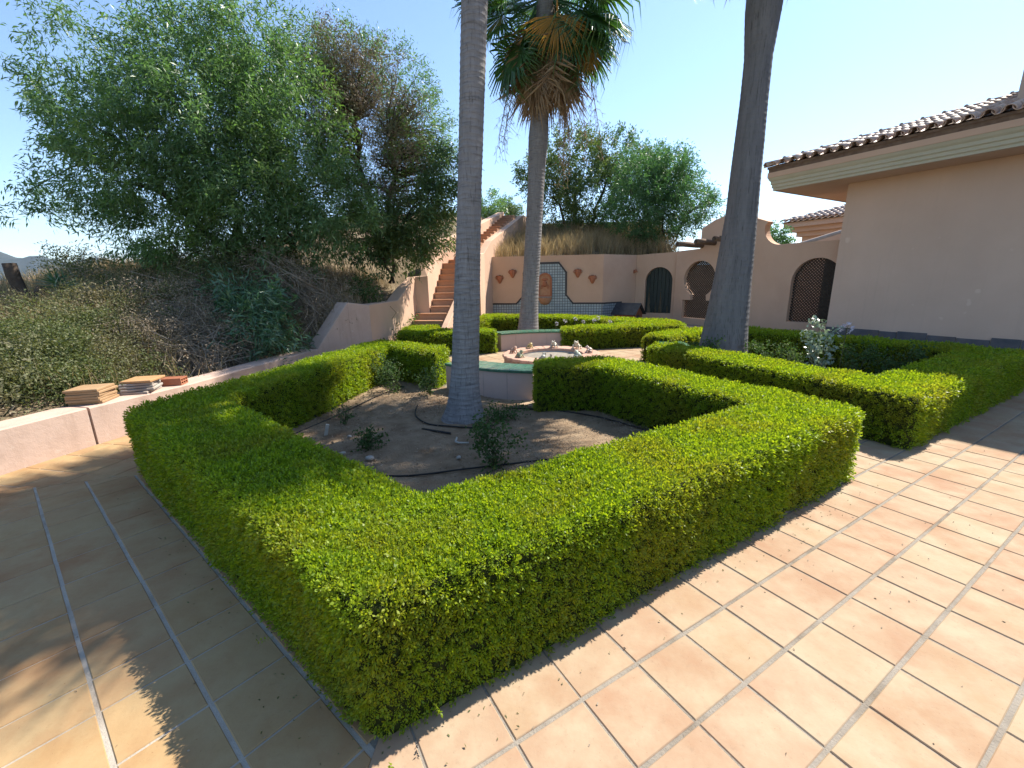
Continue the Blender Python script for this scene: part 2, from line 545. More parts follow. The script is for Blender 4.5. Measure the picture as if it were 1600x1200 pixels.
M['olive_green'] = leaf_mat('olive_leaves', [(0.072, 0.114, 0.036), (0.096, 0.150, 0.042), (0.126, 0.180, 0.054), (0.150, 0.192, 0.072)], 0.35, (1.2, 1.3, 0.6),
                            0.5, [(0.060, 0.114, 0.048), (0.084, 0.156, 0.060)], 0.45)
M['feather_green'] = leaf_mat('feathery_leaves', [(0.060, 0.132, 0.054), (0.084, 0.180, 0.072), (0.114, 0.216, 0.084)], 0.4, (1.1, 1.3, 0.7), 0.6, None, 0.45)
M['oleander'] = leaf_mat('oleander_leaves', [(0.045, 0.105, 0.045), (0.068, 0.150, 0.068), (0.090, 0.180, 0.090), (0.135, 0.210, 0.135)], 0.25, (1.1, 1.3, 0.6), 1, None, 0.32, False, 0.6)
M['brush'] = leaf_mat('brush_leaves', [(0.070, 0.096, 0.032), (0.099, 0.126, 0.045), (0.132, 0.158, 0.060), (0.166, 0.166, 0.081)], 0.35, (1.2, 1.2, 0.6), 1.1,
                      [(0.158, 0.136, 0.081), (0.215, 0.183, 0.117), (0.116, 0.114, 0.056)], 0.6)
M['dead_brush'] = leaf_mat('dead_leaves', [(0.276, 0.210, 0.150), (0.372, 0.300, 0.222), (0.216, 0.168, 0.108), (0.456, 0.372, 0.276)], 0.25, (1.1, 1.0, 0.8), 1.2,
                           [(0.120, 0.108, 0.060), (0.168, 0.144, 0.084)], 0.8)
M['dry_grass'] = leaf_mat('straw_grass', [(0.34, 0.25, 0.13), (0.44, 0.34, 0.19), (0.27, 0.20, 0.11), (0.50, 0.40, 0.24)], 0.35, (1.1, 1.05, 0.85), 1.3,
                          [(0.24, 0.18, 0.10), (0.32, 0.26, 0.14)], 0.8)
M['rose'] = leaf_mat('rose_leaves', [(0.04, 0.08, 0.025), (0.06, 0.11, 0.035), (0.08, 0.13, 0.045), (0.11, 0.14, 0.06)], 0.3, (1.2, 1.3, 0.6), 1, None, 0.65, False, 0.12)
M['pale_leaf'] = leaf_mat('silvery_leaves', [(0.22, 0.28, 0.20), (0.30, 0.36, 0.28), (0.16, 0.22, 0.13)], 0.25, (1.0, 1.1, 0.8), 1, None, 0.35, False, 0.6)
M['petal'] = leaf_mat('pale_petals', [(0.62, 0.58, 0.68), (0.72, 0.70, 0.76), (0.55, 0.50, 0.64)], 0.35, (1, 1, 1), 1, None, 0.6)
M['frond'] = leaf_mat('fan_frond_green', [(0.038, 0.105, 0.038), (0.060, 0.143, 0.045), (0.090, 0.180, 0.053)], 0.32, (1.3, 1.4, 0.5), 1, None, 0.35, False, 0.5)
M['frond_dead'] = leaf_mat('fan_frond_dead', [(0.286, 0.188, 0.099), (0.390, 0.263, 0.143), (0.221, 0.150, 0.088), (0.468, 0.338, 0.187)], 0.3, (1.1, 1.0, 0.8), 1, None, 0.8)
M['frond_gold'] = leaf_mat('fan_frond_gold', [(0.50, 0.27, 0.06), (0.56, 0.33, 0.08), (0.42, 0.25, 0.07)], 0.45, (1.2, 1.1, 0.6), 1, None, 0.6)

# ------------------------------------------------------------------ plan of the place
E1 = Vector((0.861, 0.509, 0))
E2 = Vector((-0.509, 0.861, 0))
FC = Vector((0.76, 8.0, 0))          # centre of the round fountain

def smooth(a, b, x):
    t = min(1, max(0, (x - a) / (b - a)))
    return t * t * (3 - 2 * t)

WALL_LOW = [(-5.3, 0.2), (-4.84, 2.2), (-4.57, 3.48), (-4.40, 4.22), (-4.10, 5.24), (-3.95, 6.38), (-3.69, 8.0)]
def wall_x(y):
    P = WALL_LOW + [(-3.25, 8.7), (-3.0, 9.1), (-2.85, 10.4), (-2.2, 13.8), (-1.4, 20.0), (-1.0, 24.0), (0, 60)]
    if y <= P[0][1]:
        return P[0][0] + (y - P[0][1]) * 0.23
    for (x0, y0), (x1, y1) in zip(P, P[1:]):
        if y <= y1:
            return x0 + (x1 - x0) * (y - y0) / (y1 - y0)
    return P[-1][0]

def bank_z(x, y):
    d = wall_x(y) - x
    top = 0.92 + 0.20 * max(0, min(y - 5.5, 6)) + 0.10 * max(0, min(y - 11.5, 9))
    base = 0.30 + smooth(8.3, 9.0, y) * 0.72 + 0.32 * max(0, min(y - 10.5, 12))
    top = max(top, base + 0.1)
    z = base + (top - base) * smooth(-0.1, 3.4, d)
    z -= 0.35 * max(0, d - 6.0) * smooth(6, 12, d)
    z += 0.10 * mnoise.noise(Vector((x * 0.8, y * 0.8, 3))) * smooth(0.1, 1.0, d)
    return z

BACK_A = Vector((-0.9, 16.06, 0))
BACK_D = Vector((0.9888, -0.1493, 0))
BACK_N = Vector((-0.1493, -0.9888, 0))      # towards the garden
W2P = Vector((6.09, 15.17, 0))
W2D = Vector((0.509, -0.861, 0))
W2N = Vector((-0.861, -0.509, 0))
HC = Vector((8.1, 10.86, 0))                # corner of the house

def back_y(x):
    if x < 3.3:
        return 16.06 + (x + 0.9) * -0.151
    if x < 4.75:
        return 15.43 + (x - 3.3) * 0.683
    return 16.42 - (x - 4.75) * 0.683

def land_z(x, y):
    d = wall_x(y) - x
    if d > 0.27:
        return bank_z(x, y)
    # the retained slope behind the fountain wall
    if y > 15 and x > -3 and x < 9.5:
        by = back_y(min(x, 6.2)) + 0.24
        t = y - by
        if t > 0 and x < 6.0 + 0.2 * t:
            return 2.36 + 0.27 * min(t, 6) + 0.05 * mnoise.noise(Vector((x, y, 7)))
    return -0.10

# ------------------------------------------------------------------ terrain and far land
def build_terrain():
    xs = np.concatenate([np.arange(-60, -14, 4.0), np.arange(-14, -6, 0.4), np.arange(-6, 7.2, 0.12), np.arange(7.2, 8, 0.4), np.arange(8, 62, 3.0)])
    ys = np.concatenate([np.arange(-24, 0, 3.0), np.arange(0, 15, 0.25), np.arange(15, 18, 0.12), np.arange(18, 26, 0.4), np.arange(26, 92, 4.0)])
    v, f = [], []
    for y in ys:
        for x in xs:
            z = land_z(x, y)
            if x < -16:
                z = min(z, -0.3 - (abs(x) - 16) * 0.25)
            if y > 27:
                z -= (y - 27) * 0.12
            v.append((x, y, z))
    nx = len(xs)
    for j in range(len(ys) - 1):
        for i in range(nx - 1):
            a = j * nx + i
            f.append((a, a + 1, a + nx + 1, a + nx))
    return structure(obj('terrain', mesh_data('terrain', v, f, M['bank'], True)))
build_terrain()

far_mat = mottled('far_fields', (0.16, 0.15, 0.08), (0.24, 0.20, 0.12), 0.004, 0.95, 0.0, 0.02, 0.0, 0.01, (0.10, 0.11, 0.06), 'World')
v, f = [], []
n = 40
for j in range(n + 1):
    for i in range(n + 1):
        x = -4500 + 9000 * i / n
        y = -1500 + 7500 * j / n
        v.append((x, y, -26 - 0.004 * math.hypot(x, y)))
for j in range(n):
    for i in range(n):
        a = j * (n + 1) + i
        f.append((a, a + 1, a + n + 2, a + n + 1))
structure(obj('far_ground', mesh_data('far_ground', v, f, far_mat)))

def mountains():
    v, f = [], []
    nx, ny = 150, 10
    for j in range(ny):
        for i in range(nx):
            a = R(60 + 120 * i / (nx - 1))
            rr = 2600 + 120 * j
            h = 0.5 + 0.5 * mnoise.fractal(Vector((i * 0.075, 2.2, 0)), 0.9, 2.1, 5)
            prof = math.sin(PI * min(1, j / (ny - 1) * 0.9 + 0.05))
            z = -45 + (120 + 210 * max(0, h)) * prof * (0.8 + 0.3 * mnoise.noise(Vector((i * 0.3, j * 0.6, 5))))
            v.append((rr * math.cos(a), rr * math.sin(a), z))
    for j in range(ny - 1):
        for i in range(nx - 1):
            a = j * nx + i
            f.append((a, a + 1, a + nx + 1, a + nx))
    mm = mottled('mountain_scrub', (0.035, 0.045, 0.035), (0.07, 0.07, 0.05), 0.006, 0.95, 0.0, 0.02, 0.0, 0.01, None, 'World')
    return structure(obj('mountain_range', mesh_data('mountain_range', v, f, mm, True)))
mountains()

def haze():
    m, nt, out = new_mat('thin_haze')
    p = nt.nodes.new('ShaderNodeVolumePrincipled')
    p.inputs['Color'].default_value = (0.55, 0.74, 1.0, 1)
    p.inputs['Density'].default_value = 0.8e-4
    p.inputs['Anisotropy'].default_value = 0.2
    nt.links.new(p.outputs[0], out.inputs['Volume'])
    mb = MB()
    mb.box((0, 2250, 170), (9400, 8000, 560))
    return stuff(mb.build('haze', m))
haze()

# ------------------------------------------------------------------ paving
F_PT = Vector((-0.51, 1.15))
H1_OUT = [(0.33, 5.45), (1.28, 5.62), (2.74, 3.13), (-0.50, 1.14), (-3.31, 3.47), (-2.42, 7.72), (-1.05, 6.75)]
H1_IN = [(0.29, 4.98), (1.05, 4.98), (2.02, 3.34), (-0.45, 1.93), (-2.60, 3.72), (-2.06, 7.05), (-1.15, 6.25)]
Q = Vector((3.63, 3.63, 0))
def q3(a, b):
    p = Q + E1 * a + E2 * b
    return (p.x, p.y)
H3_OUT = [q3(0.55, 3.55), q3(0.02, 0.0), q3(4.1, -0.02), q3(4.1, 4.5), q3(2.6, 4.7), q3(1.45, 4.5)]
H3_IN = [q3(1.05, 3.45), q3(0.72, 0.55), q3(3.5, 0.6), q3(3.45, 3.75), q3(2.6, 3.95), q3(1.75, 4.05)]
H2_OUT = [(1.22, 9.72), (4.25, 10.25), (4.35, 11.2), (1.7, 13.75), (-0.95, 14.45), (-2.75, 11.1), (-2.5, 9.35), (-0.35, 9.55)]
H2_IN = [(1.22, 10.25), (3.0, 10.75), (3.2, 11.2), (1.4, 13.0), (-0.6, 13.6), (-1.9, 11.2), (-1.75, 10.1), (-0.5, 10.1)]

def inside(p, poly):
    c = False
    n = len(poly)
    for i in range(n):
        x0, y0 = poly[i]; x1, y1 = poly[(i + 1) % n]
        if (y0 > p[1]) != (y1 > p[1]) and p[0] < (x1 - x0) * (p[1] - y0) / (y1 - y0) + x0:
            c = not c
    return c

def clip(poly, a, nrm):
    """keep the part of poly on the side nrm of the line through a"""
    out = []
    n = len(poly)
    for i in range(n):
        p, q = Vector(poly[i]), Vector(poly[(i + 1) % n])
        dp, dq = (p - a).dot(nrm), (q - a).dot(nrm)
        if dp >= 0:
            out.append(p)
        if dp * dq < 0:
            out.append(p + (q - p) * (dp / (dp - dq)))
    return out

def area(p):
    return 0.5 * abs(sum(p[i].x * p[(i + 1) % len(p)].y - p[(i + 1) % len(p)].x * p[i].y for i in range(len(p))))

def tile_geo(poly, z=0.0, th=0.022, b=0.0035):
    """bevelled slab over a convex polygon; returns verts, faces"""
    c = Vector((sum(p.x for p in poly) / len(poly), sum(p.y for p in poly) / len(poly)))
    a = sum(poly[i].x * poly[(i + 1) % len(poly)].y - poly[(i + 1) % len(poly)].x * poly[i].y for i in range(len(poly)))
    if a < 0:
        poly = poly[::-1]
    n = len(poly)
    ins = [p + (c - p).normalized() * b * 1.4 for p in poly]
    v = [(p.x, p.y, z - th) for p in poly] + [(p.x, p.y, z - b) for p in poly] + [(p.x, p.y, z) for p in ins]
    f = [tuple(range(2 * n, 3 * n))]
    for l in (0, 1):
        for i in range(n):
            f.append((l * n + i, l * n + (i + 1) % n, (l + 1) * n + (i + 1) % n, (l + 1) * n + i))
    return v, f

MIT_D = Vector((-0.077, -0.997))
MIT_N = Vector((0.997, -0.077))       # towards the right-hand paving
B_A, B_B = Vector((-4.22, 3.17)), Vector((-3.31, 3.44))
B_N = Vector((-(B_B - B_A).y, (B_B - B_A).x)).normalized()   # away from the camera
BEDS = [H1_IN, H2_IN, H3_IN]
all_tiles = []          # (polygon, whole?, centre, angle, size)
def wall_clip(poly):
    for (x0, y0), (x1, y1) in zip(WALL_LOW, WALL_LOW[1:]):
        a = Vector((x0, y0)); d = Vector((x1, y1)) - a
        nn = Vector((d.y, -d.x)).normalized()
        c = sum((Vector(p) for p in poly), Vector((0, 0))) / len(poly) if poly else a
        if y0 - 0.2 <= c.y <= y1 + 0.2:
            poly = clip(poly, a + nn * 0.005, nn)
            if len(poly) < 3:
                return []
    return poly

def grid_tiles(du, dv, us, vs, gu, gv, keep, clips):
    ang = math.atan2(du.y, du.x)
    for i in range(len(us) - 1):
        for j in range(len(vs) - 1):
            u0, u1 = us[i] + gu / 2, us[i + 1] - gu / 2
            v0, v1 = vs[j] + gv / 2, vs[j + 1] - gv / 2
            jit = lambda: rnd.uniform(-0.0016, 0.0016)
            poly = [du * (a + jit()) + dv * (b + jit()) for a, b in ((u0, v0), (u1, v0), (u1, v1), (u0, v1))]
            c = du * (u0 + u1) / 2 + dv * (v0 + v1) / 2
            if not keep(c):
                continue
            a0 = area(poly)
            for (a, nn) in clips:
                poly = clip(poly, a, nn)
                if len(poly) < 3:
                    break
            if len(poly) >= 3:
                poly = wall_clip(poly)
            if len(poly) < 3 or area(poly) < 0.0012:
                continue
            if any(inside(c, b) for b in BEDS):
                continue
            all_tiles.append(poly)

e1 = Vector((E1.x, E1.y)); e2n = Vector((0.509, -0.861))
def left_of_hedge(c):
    # left of the front-left hedge face or of the left hedge side
    d1 = Vector((-3.31, 3.47)) - F_PT
    s1 = d1.x * (c.y - F_PT.y) - d1.y * (c.x - F_PT.x)
    return s1 > -0.02 if c.y < 3.47 else c.x < -2.7
def keepR(c):
    if c.y < -1.6 or c.x > 9.6 or c.y > 15.0 or c.x < -3.2:
        return False
    if (c - F_PT).dot(MIT_N) < -0.25:
        if c.y < 7.4 and c.x < -0.5:
            return False
    if c.x < wall_x(c.y) + 0.1 or c.y > back_y(min(c.x, 6)) - 0.1:
        return False
    if (Vector((c.x, c.y, 0)) - HC).dot(E1) > -0.02 and (Vector((c.x, c.y, 0)) - HC).dot(E2) < 0:
        return False
    if (c - FC.xy).length < 0.8:
        return False
    return True
us = [1.491 + 0.303 * k for k in range(-12, 36)]
vs = [-1.005 + 0.293 * k for k in range(-46, 16)]
_before = len(all_tiles)
grid_tiles(e1, e2n, us, vs, 0.009, 0.016, lambda c: keepR(c) and c.y < 7.0, [(F_PT, MIT_N)])
grid_tiles(e1, e2n, us, vs, 0.005, 0.013, lambda c: keepR(c) and c.y >= 7.0, [])
n_right = len(all_tiles)
dl = Vector((-0.774, 0.633)); ml = Vector((-0.633, -0.774))
ls = [1.46 - 0.305 * k for k in range(9, 0, -1)] + [1.46, 1.78, 2.086, 2.30, 2.61, 2.923, 3.24, 3.552] + [3.552 + 0.306 * k for k in range(1, 12)]
ks = [-0.845, -0.55, -0.26] + [-0.26 + 0.287 * k for k in range(1, 14)]
grid_tiles(dl, ml, ls, ks, 0.009, 0.016, lambda c: c.x > -6 and c.y > -1.6, [(F_PT, -MIT_N), (B_A - B_N * 0.004, -B_N)])
tu = Vector((0.21, 0.978)); tv = Vector((0.978, -0.21))
tus = [2.0 + 0.305 * k for k in range(0, 24)]
tvs = [-5.6 + 0.29 * k for k in range(0, 14)]
grid_tiles(tu, tv, tus, tvs, 0.005, 0.008, lambda c: c.x < -2.6 and c.x > wall_x(c.y) - 0.1 and c.y < 8.3, [(B_A + B_N * 0.004, B_N)])

camL = Vector((0, 0, 1.6))
def in_view(p, margin=1.05):
    q = Vector((p[0], p[1], p[2] if len(p) > 2 else 0)) - camL
    z = q.dot(fwd)
    if z < 0.2:
        return False
    return abs(q.dot(r2) / z) < 800 / 660 * margin and abs(q.dot(d2) / z) < 600 / 660 * margin
def seen_size(poly):
    c = sum((Vector(p) for p in poly), Vector((0, 0))) / len(poly)
    if not in_view((c.x, c.y, 0)) or inside(c, H1_OUT) or inside(c, H3_OUT) or inside(c, H2_OUT):
        return 0
    d = (Vector((c.x, c.y, 0)) - camL).length
    return area(poly) / d ** 3

mv, mf = [], []
terr_poly = [(-6.5, -2.2), (10.5, -2.2), (10.5, 6.5), (8.75, 10.2), (6.0, 15.4), (4.75, 16.3), (3.3, 15.36), (-1.15, 15.95), (-2.0, 13.0), (-2.9, 9.2), (-3.75, 8.0), (-4.0, 6.4), (-4.5, 4.0), (-5.3, 0.5)]
terrace = structure(obj('terrace', mesh_data('terrace', [(x, y, -0.0050) for x, y in terr_poly], [tuple(range(len(terr_poly)))], M['mortar'])))
order = sorted(all_tiles, key=seen_size, reverse=True)
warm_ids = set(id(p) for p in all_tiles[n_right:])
shared = {}
many, many_warm = MB(), MB()
for k, poly in enumerate(order):
    z = rnd.uniform(-0.0012, 0.0012)
    if k < 296:
        c = sum((Vector(p) for p in poly), Vector((0, 0))) / len(poly)
        loc = [p - c for p in poly]
        v, f = tile_geo(loc, z)
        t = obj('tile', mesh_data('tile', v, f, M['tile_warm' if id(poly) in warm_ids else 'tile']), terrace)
        t.location = (c.x, c.y, 0)
    else:
        v, f = tile_geo([Vector(p) for p in poly], z)
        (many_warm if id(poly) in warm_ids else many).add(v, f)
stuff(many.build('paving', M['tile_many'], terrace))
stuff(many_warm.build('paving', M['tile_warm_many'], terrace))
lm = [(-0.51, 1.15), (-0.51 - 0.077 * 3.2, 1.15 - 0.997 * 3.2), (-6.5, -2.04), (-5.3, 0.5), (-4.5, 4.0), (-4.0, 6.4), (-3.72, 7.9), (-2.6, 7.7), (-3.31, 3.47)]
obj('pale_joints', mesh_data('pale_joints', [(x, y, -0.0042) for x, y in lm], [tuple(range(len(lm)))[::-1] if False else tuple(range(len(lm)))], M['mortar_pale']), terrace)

# bed soil: gently uneven sheets inside the hedges
def soil(name, outer, inner, z0):
    poly = [((a[0] + b[0]) / 2, (a[1] + b[1]) / 2) for a, b in zip(outer, inner)]
    xs = [p[0] for p in poly]; ys = [p[1] for p in poly]
    st = 0.05
    nx = int((max(xs) - min(xs)) / st) + 2; ny = int((max(ys) - min(ys)) / st) + 2
    idx, v, f = {}, [], []
    for j in range(ny):
        for i in range(nx):
            x = min(xs) + i * st; y = min(ys) + j * st
            if inside((x, y), poly):
                idx[(i, j)] = len(v)
                z = z0 + 0.018 * mnoise.noise(Vector((x * 1.5, y * 1.5, 0))) + 0.012 * mnoise.noise(Vector((x * 7, y * 7, 2))) + 0.006 * mnoise.noise(Vector((x * 23, y * 23, 5)))
                v.append((x, y, z))
    for (i, j), a in idx.items():
        q = [idx.get(k) for k in ((i + 1, j), (i + 1, j + 1), (i, j + 1))]
        if None not in q:
            f.append((a, *q))
    return structure(obj(name, mesh_data(name, v, f, M['soil'], True)))
soil('soil', H1_OUT, H1_IN, 0.02)
soil('soil', H2_OUT, H2_IN, 0.03)
soil('soil', H3_OUT, H3_IN, 0.03)

# ------------------------------------------------------------------ left boundary wall and stairs
def wall_strip(mb, line, th, z0, tops, side=1):
    """wall along line (list of xy, seen face) with thickness th to the left side; tops: z per point"""
    P = [Vector(p) for p in line]
    nrm = []
    for i in range(len(P)):
        d = (P[min(i + 1, len(P) - 1)] - P[max(i - 1, 0)]).normalized()
        nrm.append(Vector((-d.y, d.x)) * side)
    v = []
    for p, n_, t in zip(P, nrm, tops):
        q = p + n_ * th
        b = 0.012
        v += [(p.x, p.y, z0), (p.x, p.y, t - b), (p.x + n_.x * b, p.y + n_.y * b, t), (q.x - n_.x * b, q.y - n_.y * b, t), (q.x, q.y, t - b), (q.x, q.y, z0)]
    f = []
    for i in range(len(P) - 1):
        for k in range(5):
            a = i * 6 + k
            f.append((a, a + 1, a + 7, a + 6) if side < 0 else (a, a + 6, a + 7, a + 1))
    f.append((0, 1, 2, 3, 4, 5))
    a = (len(P) - 1) * 6
    f.append((a + 5, a + 4, a + 3, a + 2, a + 1, a))
    mb.add(v, f)

def dense(line, tops, step=0.25):
    o, t = [], []
    for (p, q, a, b) in zip(line, line[1:], tops, tops[1:]):
        k = max(1, int((Vector(q) - Vector(p)).length / step))
        for i in range(k):
            s = i / k
            o.append((p[0] + (q[0] - p[0]) * s, p[1] + (q[1] - p[1]) * s)); t.append(a + (b - a) * s)
    o.append(line[-1]); t.append(tops[-1])
    return o, t

low = thing('garden_wall', 'low faded pink wall along the left paving, at the foot of the bank', 'wall', (-4.4, 4.22, 0))
mb = MB()
a_, b_ = dense(WALL_LOW[:4] , [0.402] * 4)
wall_strip(mb, a_[:-1] + [(-4.404, 4.205)], 0.34, -0.1, [t for t in b_])
wb_ = mb.build('wall_panel', M['stucco_low'], low)
wb_.matrix_parent_inverse = Matrix.Translation((4.4, -4.22, 0))
mb = MB()
a_, b_ = dense([(-4.396, 4.225)] + WALL_LOW[4:], [0.40, 0.40, 0.40, 0.405])
wall_strip(mb, a_, 0.34, -0.1, b_)
wb_ = mb.build('wall_panel', M['stucco_low'], low)
wb_.matrix_parent_inverse = Matrix.Translation((4.4, -4.22, 0))

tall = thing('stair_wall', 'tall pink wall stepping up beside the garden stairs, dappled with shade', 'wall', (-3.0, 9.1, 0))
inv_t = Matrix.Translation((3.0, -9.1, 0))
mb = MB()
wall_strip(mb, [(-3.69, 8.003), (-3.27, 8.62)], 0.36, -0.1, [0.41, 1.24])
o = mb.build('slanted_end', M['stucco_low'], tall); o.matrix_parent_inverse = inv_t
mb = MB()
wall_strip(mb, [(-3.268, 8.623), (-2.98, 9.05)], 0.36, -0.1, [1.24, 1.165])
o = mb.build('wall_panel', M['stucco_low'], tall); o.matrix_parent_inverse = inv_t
mb = MB()
ln, tp = dense([(-2.978, 9.053), (-2.74, 10.5), (-2.53, 11.60), (-2.20, 11.64), (-2.07, 13.4), (-1.72, 14.3), (-0.22, 20.2)], [1.165, 1.19, 1.75, 1.77, 2.85, 3.0, 4.6], 0.5)
wall_strip(mb, ln, 0.30, -0.1, tp)
o = mb.build('wall_panel', M['stucco'], tall); o.matrix_parent_inverse = inv_t

# stairs
SD = Vector((0.185, 0.983)); SN = Vector((0.983, -0.185))
S0 = Vector((-2.75, 10.45))
stairs = thing('garden_stairs', 'terracotta stairs climbing between pink walls up the slope', 'stairs', (S0.x, S0.y, 0))
def stair_step(k, z, y0, depth, x0, x1, base=S0):
    v = []
    mb = MB()
    p = lambda a, b, zz: (base.x + SN.x * a + SD.x * b - S0.x, base.y + SN.y * a + SD.y * b - S0.y, zz)
    def slab(a0, a1, b0, b1, z0, z1):
        vs = [p(a0, b0, z0), p(a1, b0, z0), p(a1, b1, z0), p(a0, b1, z0), p(a0, b0, z1), p(a1, b0, z1), p(a1, b1, z1), p(a0, b1, z1)]
        return vs, [(3, 2, 1, 0), (4, 5, 6, 7), (0, 1, 5, 4), (1, 2, 6, 5), (2, 3, 7, 6), (3, 0, 4, 7)]
    s = MB(); s.add(*slab(x0, x1, y0, y0 + depth + 0.25, z - 0.30, z - 0.032))
    st = s.build('step', M['step'], stairs)
    s = MB(); s.add(*slab(x0 + 0.002, x1 - 0.002, y0 - 0.03, y0 + depth, z - 0.030, z))
    s.build('nosing', M['niche'], st)
for k in range(13):
    z = 0.12 + 0.17 * k
    left = 0.0 if k < 5 else 0.33 - 0.03 * (k - 5)
    stair_step(k, z, 0.02 + 0.255 * k, 0.30, 0.02 + left - 0.002 * k, 0.985)
SD = Vector((0.29, 0.957)); SN = Vector((0.957, -0.29))
U0 = Vector((-2.40, 14.3))
for k in range(17):
    stair_step(k, 2.28 + 0.132 * k, -0.3 + 0.39 * k, 0.40, 0.30, 0.93, U0)
stw = thing('stair_parapet', 'sloping pink parapet on the right of the stairs, above the fountain wall', 'wall', (-1.15, 13.7, 0))
inv_s = Matrix.Translation((1.15, -13.7, 0))
mb = MB()
wall_strip(mb, [(-1.20, 13.6), (-1.13, 15.3), (-0.90, 16.1), (0.40, 20.4), (1.0, 22.5)], 0.26, -0.1, [2.42, 2.55, 3.02, 4.46, 4.6], -1)
o = mb.build('parapet', M['stucco'], stw); o.matrix_parent_inverse = inv_s
mb = MB()
wall_strip(mb, [(-1.78, 10.5), (-1.72, 10.8), (-1.205, 13.58)], 0.16, -0.1, [0.40, 0.60, 2.2], -1)
o = mb.build('stringer', M['stucco'], stw); o.matrix_parent_inverse = inv_s

# ------------------------------------------------------------------ back wall with mosaic, pots and wall fountain
def frame_mat(P, D, Nn):
    """local x along D, local y up, local z towards Nn"""
    m = Matrix.Identity(4)
    m.col[0] = (*D, 0); m.col[1] = (0, 0, 1, 0); m.col[2] = (*Nn, 0); m.col[3] = (*P, 1)
    return m

back = thing('fountain_wall', 'pink garden wall with blue mosaic dado behind the rear hedge', 'wall', BACK_A)
back.matrix_world = frame_mat(BACK_A, BACK_D, BACK_N)
GW0, GW1 = Vector((4.75, 16.42, 0)), Vector((5.98, 15.58, 0))
BL = 4.245
def flat_panel(poly, depth, z0=0.0):
    mb = MB()
    return mb.prism(poly, z0, z0 + depth)
flat_panel([(-0.22, -0.2), (BL, -0.2), (BL, 2.45), (-0.22, 2.46)], 0.26, -0.26).build('wall_panel', M['stucco'], back)
dado = [(-0.05, -0.1), (BL - 0.002, -0.1), (BL - 0.002, 0.76), (3.2, 0.77), (2.95, 1.07), (2.95, 1.86), (2.68, 2.20), (1.68, 2.20), (1.41, 1.86), (1.41, 1.07), (1.13, 0.77), (-0.05, 0.78)]
mo = flat_panel(dado, 0.015, 0.0).build('mosaic_panel', M['mosaic'], back)
mb = MB()
bl = dado[2:]
for a, b in zip(bl, bl[1:]):
    d = Vector((b[0] - a[0], b[1] - a[1])); L = d.length; an = math.atan2(d.y, d.x)
    T = Matrix.Translation(((a[0] + b[0]) / 2, (a[1] + b[1]) / 2, 0.012)) @ Matrix.Rotation(an, 4, 'Z')
    mb.box((0, 0, 0), (L + 0.045, 0.055, 0.035 + 0.001 * (len(mb.v) % 3)), 0, 0.004, M=T)
mb.build('border_trim', M['dark'], back)
# angled segment
seg_p0 = BACK_A + BACK_D * BL
seg_d = (GW0 - seg_p0); seg_l = seg_d.length; seg_d.normalize()
seg_n = Vector((seg_d.y, -seg_d.x, 0))
seg = thing('angled_wall', 'plain pink wall panel angled between the mosaic wall and the gate', 'wall', seg_p0)
seg.matrix_world = frame_mat(seg_p0, seg_d, seg_n)
flat_panel([(0.003, -0.2), (seg_l, -0.2), (seg_l, 2.45), (0.003, 2.45)], 0.24, -0.24).build('wall_panel', M['stucco'], seg)
flat_panel([(0.01, -0.1), (1.0, -0.1), (1.0, 0.75), (0.01, 0.745)], 0.012).build('mosaic_panel', M['mosaic'], seg)
mb = MB(); mb.box((0.5, 0.76, 0.012), (1.02, 0.05, 0.034), 0, 0.004)
mb.build('border_trim', M['dark'], seg)

# wall fountain: arched plaque, half-round basin
nich = thing('wall_fountain', 'arched terracotta plaque with a half-round basin on the blue mosaic', 'fountain')
nich.matrix_world = frame_mat(BACK_A + BACK_D * 2.19 + Vector((0, 0, 0.75)) + BACK_N * 0.016, BACK_D, BACK_N)
def arch_poly(w, h, n=14, x0=0.0, y0=0.0):
    r_ = w / 2
    p = [(x0 - r_, y0), (x0 + r_, y0)]
    for i in range(n + 1):
        a = PI * i / n
        p.append((x0 + r_ * math.cos(a), y0 + h - r_ + r_ * math.sin(a)))
    return p
flat_panel(arch_poly(0.44, 0.80, y0=0.28), 0.035).build('plaque', M['niche'], nich)
outer = arch_poly(0.50, 0.84, y0=0.27); inner = arch_poly(0.38, 0.73, y0=0.32)
mb = MB()
n_ = len(outer)
v = [(x, y, 0.0) for x, y in outer] + [(x, y, 0.075) for x, y in outer] + [(x, y, 0.075) for x, y in inner] + [(x, y, 0.03) for x, y in inner]
f = []
for i in range(n_):
    j = (i + 1) % n_
    for l in range(3):
        f.append((l * n_ + i, l * n_ + j, (l + 1) * n_ + j, (l + 1) * n_ + i))
mb.add(v, f).build('arch_frame', M['pot'], nich)
mb = MB()                     # relief: mask with spout
mb.ball((0, 0.72, 0.045), (0.085, 0.11, 0.05)); mb.ball((-0.035, 0.75, 0.085), 0.018, 6); mb.ball((0.035, 0.75, 0.085), 0.018, 6)
mb.ball((0, 0.72, 0.095), (0.018, 0.035, 0.02), 6); mb.ball((0, 0.88, 0.045), (0.12, 0.05, 0.03)); mb.ball((-0.11, 0.62, 0.04), (0.03, 0.08, 0.02), 6); mb.ball((0.11, 0.62, 0.04), (0.03, 0.08, 0.02), 6)
mb.tube([(0, 0.66, 0.05), (0, 0.655, 0.13)], 0.012, 8)
mb.build('relief_mask', M['pot'], nich, True)
prof = [(0.05, -0.02), (0.12, 0.0), (0.19, 0.06), (0.225, 0.14), (0.25, 0.20), (0.255, 0.235), (0.225, 0.235), (0.2, 0.19), (0.05, 0.10)]
v, f = [], []
nseg = 14
for (r_, y) in prof:
    for k in range(nseg + 1):
        a = PI * k / nseg
        v.append((r_ * math.cos(a), y, r_ * math.sin(a) * 0.8))
